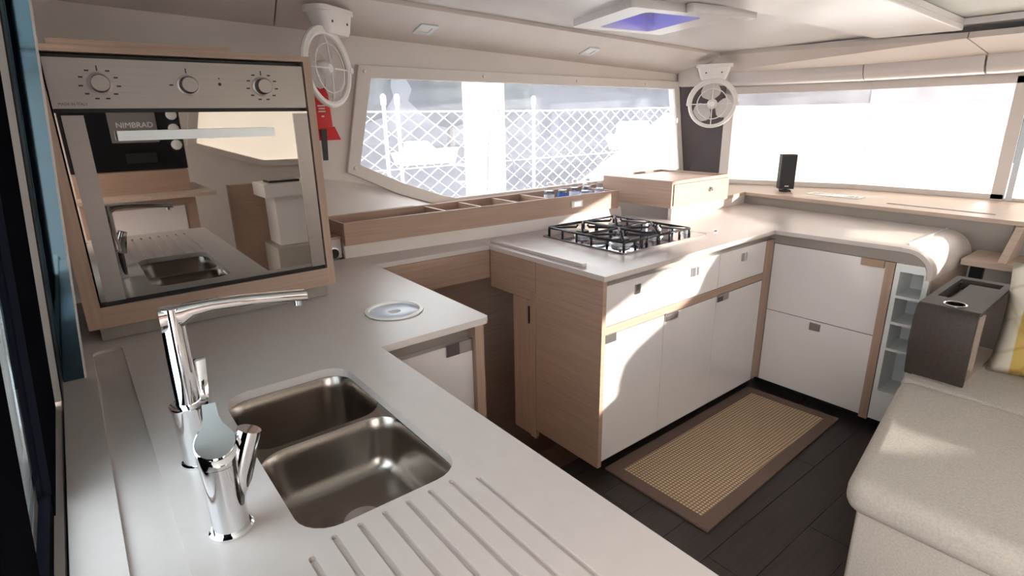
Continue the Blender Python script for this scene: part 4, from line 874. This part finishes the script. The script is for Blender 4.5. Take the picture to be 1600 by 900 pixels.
board(0.02, 0.72, -1.95, -1.2, 0.0, 0.93, nc, 'body', 'wood'); board(0.0, 0.84, -1.95, -1.05, 0.93, 0.955, nc, 'top_board', 'wood_top'); board(0.02, 0.72, -1.95, -1.3, 0.955, 1.11, nc, 'riser', 'wood')
board(0.10, 0.64, -1.205, -1.19, 0.30, 0.86, nc, 'door', 'white_gloss')
ip = thing('instrument_panel', 'black instrument panel with round gauges on the navigation cabinet', 'panel', (0.4, -1.45, 1.111)); board(0.02, 0.74, -1.60, -1.40, 1.111, 1.75, ip, 'board', 'black_gloss')
board(0.295, 0.585, -1.40, -1.394, 1.31, 1.52, ip, 'plaque', 'plaque'); text('plaque_text', 'NIMBRAD', 0.052, Vector((0.45, -1.393, 1.43)), Matrix.Rotation(R(180), 4, 'Z') @ ROT_FACE_NEGY, 'gauge', ip, 0.0008, True)
board(0.36, 0.55, -1.40, -1.392, 1.165, 1.235, ip, 'display', 'black')
for z in (1.50, 1.40, 1.285): obj('gauge', lathe(B(), [(0.036, -1.40), (0.036, -1.39), (0.032, -1.388)], (0.69, 0, z), 24, 'y'), 'gauge', ip, True)
ch = thing('side_chest', 'white chest by the starboard wall', 'chest', (1.6, -1.5, 0)); board(1.27, 2.2, -1.44, -1.15, 0.46, 0.86, ch, 'body', 'white_plastic'); board(1.19, 2.25, -1.45, -1.10, 0.862, 0.965, ch, 'tray', 'white_plastic', 0.004); board(1.26, 1.5, -1.38, -1.2, 0.966, 0.985, ch, 'mat', 'black'); board(1.22, 2.23, -1.45, -1.07, 0.0, 0.455, ch, 'base', 'fabric', 0.02)

# ================================================================== OUTSIDE
bm = B(); box(bm, -5.0, -0.36, -3.1, 2.7, -0.12, -0.05); tag(obj('added_cockpit_deck', bm, 'hull_white'), 'unseen white cockpit deck behind the cabin, added for bounce light', 'deck')  # out of view, added to bounce light into the cabin
bm = B(); box(bm, -60, 80, -60, 120, -1.6, -1.5); tag(obj('sea_water', bm, 'water'), 'grey harbour water around the boat', 'water')
bm = B(); box(bm, -1.0, 5.2, 2.67, 3.75, 0.25, 0.32); tag(obj('side_deck', bm, 'hull_white'), 'white side deck outside the port window', 'deck')
bm = B(); box(bm, 4.25, 9.0, -3.5, 3.40, 0.72, 0.80); tag(obj('fore_deck', bm, 'hull_white'), 'white fore deck outside the windshield', 'deck')
NY = 3.55
nt_ = thing('lifeline_net', 'white diamond netting strung along the lifelines outside the port window', 'net', (3, NY, 0.4))
ztop = 1.492; zbot = 0.42
bm = B(); hgt = ztop - zbot; dx = 0.14; run = hgt * 1.42
k = -12
x = -0.4
while x < 6.6:
    for s in (1, -1): tube(bm, [(x, NY, ztop), (x + s * run, NY + 0.003 * s, zbot)], 0.0042, 4)
    x += dx
o = obj('netting', bm, 'net', nt_); o['kind'] = 'stuff'
obj('top_line', tube(B(), [(-1, NY, ztop), (2.0, NY, ztop - 0.006), (3.2, NY, ztop - 0.008), (5.0, NY, ztop + 0.014), (7, NY, ztop + 0.02)], 0.006, 6), 'net', nt_)
obj('middle_line', tube(B(), [(-1, NY, 1.10), (7, NY, 1.12)], 0.005, 6), 'net', nt_)
for sx in (1.74, 1.84, 3.05):
    s_ = thing('stanchion', 'white guardrail stanchion of the close pair near the red pouch' if sx < 3 else 'single white guardrail stanchion beyond the looped dark rope', 'post', (sx, NY + 0.02, 0.32), 'guardrail stanchions'); obj('pole', lathe(B(), [(0.013, 0.32), (0.013, 1.56)], (sx, NY + 0.02, 0), 10), 'hull_white', s_, True); obj('cap', lathe(B(), [(0.019, 1.53), (0.019, 1.585), (0.008, 1.60)], (sx, NY + 0.02, 0), 10), 'hull_white', s_, True)
tag(obj('dangling_rope', tube(B(), [(2.545, NY - 0.0150, 0.9), (2.56, NY - 0.0150, 1.2), (2.60, NY - 0.0150, 1.43), (2.635, NY - 0.01, 1.495), (2.655, NY, 1.503), (2.68, NY - 0.01, 1.485), (2.72, NY - 0.0150, 1.36), (2.78, NY - 0.0150, 1.15), (2.86, NY - 0.0150, 0.95), (2.97, NY - 0.0150, 0.86)], 0.0055, 6), 'rope_dark'), 'thin dark rope looped over the top line of the net', 'rope')
dk = thing('dock', 'pale concrete dock edge beyond the net', 'dock', (5, 9, -1.5)); obj('deck', box(B(), -10, 30, 9.0, 10.0, -1.5, -0.35), 'dock', dk)
tag(obj('quay', box(B(), -20, 40, 10.0, 46, -1.5, -0.60), 'asphalt'), 'dark paved quay behind the dock', 'quay')
tag(obj('dock_pillar', bev(box(B(), 6.30, 7.02, 9.1, 9.5, -0.35, 5.2), 0.05, 2), 'post_cream'), 'broad cream dock pillar behind the net', 'pillar')
def yacht(par, X, Y, L_, s, zb):
    bm = B(); hexa(bm, [(X, Y - .6 * s, zb), (X + L_, Y - .6 * s, zb), (X + L_, Y + .8 * s, zb), (X, Y + .8 * s, zb)], [(X - .2, Y - .9 * s, zb + .9 * s), (X + L_ * 1.15, Y - .1, zb + 1.1 * s), (X + L_ * 1.15, Y + .3, zb + 1.1 * s), (X - .2, Y + .9 * s, zb + .9 * s)]); bmesh.ops.recalc_face_normals(bm, faces=bm.faces[:]); obj('hull', bm, 'hull_white', par)
    bm = B(); hexa(bm, [(X + .3, Y - .6 * s, zb + .9 * s), (X + L_ * .7, Y - .4 * s, zb + .9 * s), (X + L_ * .7, Y + .5 * s, zb + .9 * s), (X + .3, Y + .6 * s, zb + .9 * s)], [(X + .5, Y - .5 * s, zb + 1.7 * s), (X + L_ * .5, Y - .35 * s, zb + 1.7 * s), (X + L_ * .5, Y + .4 * s, zb + 1.7 * s), (X + .5, Y + .5 * s, zb + 1.7 * s)]); bmesh.ops.recalc_face_normals(bm, faces=bm.faces[:]); c = obj('cabin', bm, 'hull_white', par)
    obj('window_band', box(B(), X + L_ * .15, X + L_ * .45, Y - .62 * s, Y - .5 * s, zb + 1.15 * s, zb + 1.45 * s), 'corner_dark', c)
mb = thing('parked_boat', 'white motor boat parked on the quay beyond the net', 'boat', (13.7, 24, -0.6)); yacht(mb, 12.3, 24, 2.8, 0.62, -0.6)
mb2 = thing('parked_boat', 'white boat on the quay seen near the dark corner pillar', 'boat', (30, 26, -0.6)); yacht(mb2, 27.5, 24, 4.5, 1.0, -0.6)
# white tarpaulin sail bundle close to the net
bm = B(); hexa(bm, [(3.30, 3.62, 0.32), (5.1, 3.62, 0.32), (5.1, 3.74, 0.32), (3.30, 3.74, 0.32)], [(3.45, 3.62, 0.72), (4.98, 3.62, 1.46), (4.98, 3.74, 1.46), (3.45, 3.74, 0.72)]); bmesh.ops.recalc_face_normals(bm, faces=bm.faces[:])
tag(obj('folded_awning', bev(bm, 0.03, 3), 'hull_white'), 'white folded awning rising diagonally behind the net', 'awning')
spots = [(-9 + k * 6.6, 38 + (k * 37 % 5)) for k in range(7)]
for i, (X, Y) in enumerate(spots):
    hh = random.uniform(5.5, 8.0)
    t = thing('tree', 'dark shoreline tree beyond the quay', 'tree', (X, Y, -0.6), 'shoreline trees')
    obj('trunk', lathe(B(), [(0.3, -0.6), (0.2, 2.2)], (X, Y, 0), 8), 'bark', t)
    bm = B(); bmesh.ops.create_icosphere(bm, subdivisions=3, radius=1.0)
    for v in bm.verts:
        f = 1 + 0.10 * math.sin(v.co.x * 5 + i) * math.cos(v.co.y * 6 + 2 * i) + 0.06 * math.sin(v.co.z * 11 + i)
        v.co = Vector((v.co.x * f * 3.05 + X, v.co.y * f * 2.2 + Y, v.co.z * f * hh * .40 + hh * .56))
    obj('crown', bm, 'tree', t, 'full')

bm = B(); prev = None
for k in range(61):
    a = R(-2 + k * 110 / 60); ring = []
    for rr, hz in ((66, -1.4), (68, 3.2), (71, 6.6), (76, 8.6), (84, 9.2)):
        zz = hz + (0.9 * math.sin(k * 0.9 + rr) + 0.6 * math.sin(k * 2.3 + rr * 3) if hz > 0 else 0)
        ring.append(bm.verts.new((rr * math.cos(a), rr * math.sin(a), zz)))
    ring.append(bm.verts.new((86 * math.cos(a), 86 * math.sin(a), -1.4)))
    if prev:
        for q in range(5): bm.faces.new((prev[q], prev[q + 1], ring[q + 1], ring[q]))
    prev = ring
bmesh.ops.recalc_face_normals(bm, faces=bm.faces[:])
tag(obj('wooded_hill', bm, 'hill', None, 'full'), 'long dark wooded hill behind the harbour', 'hill')
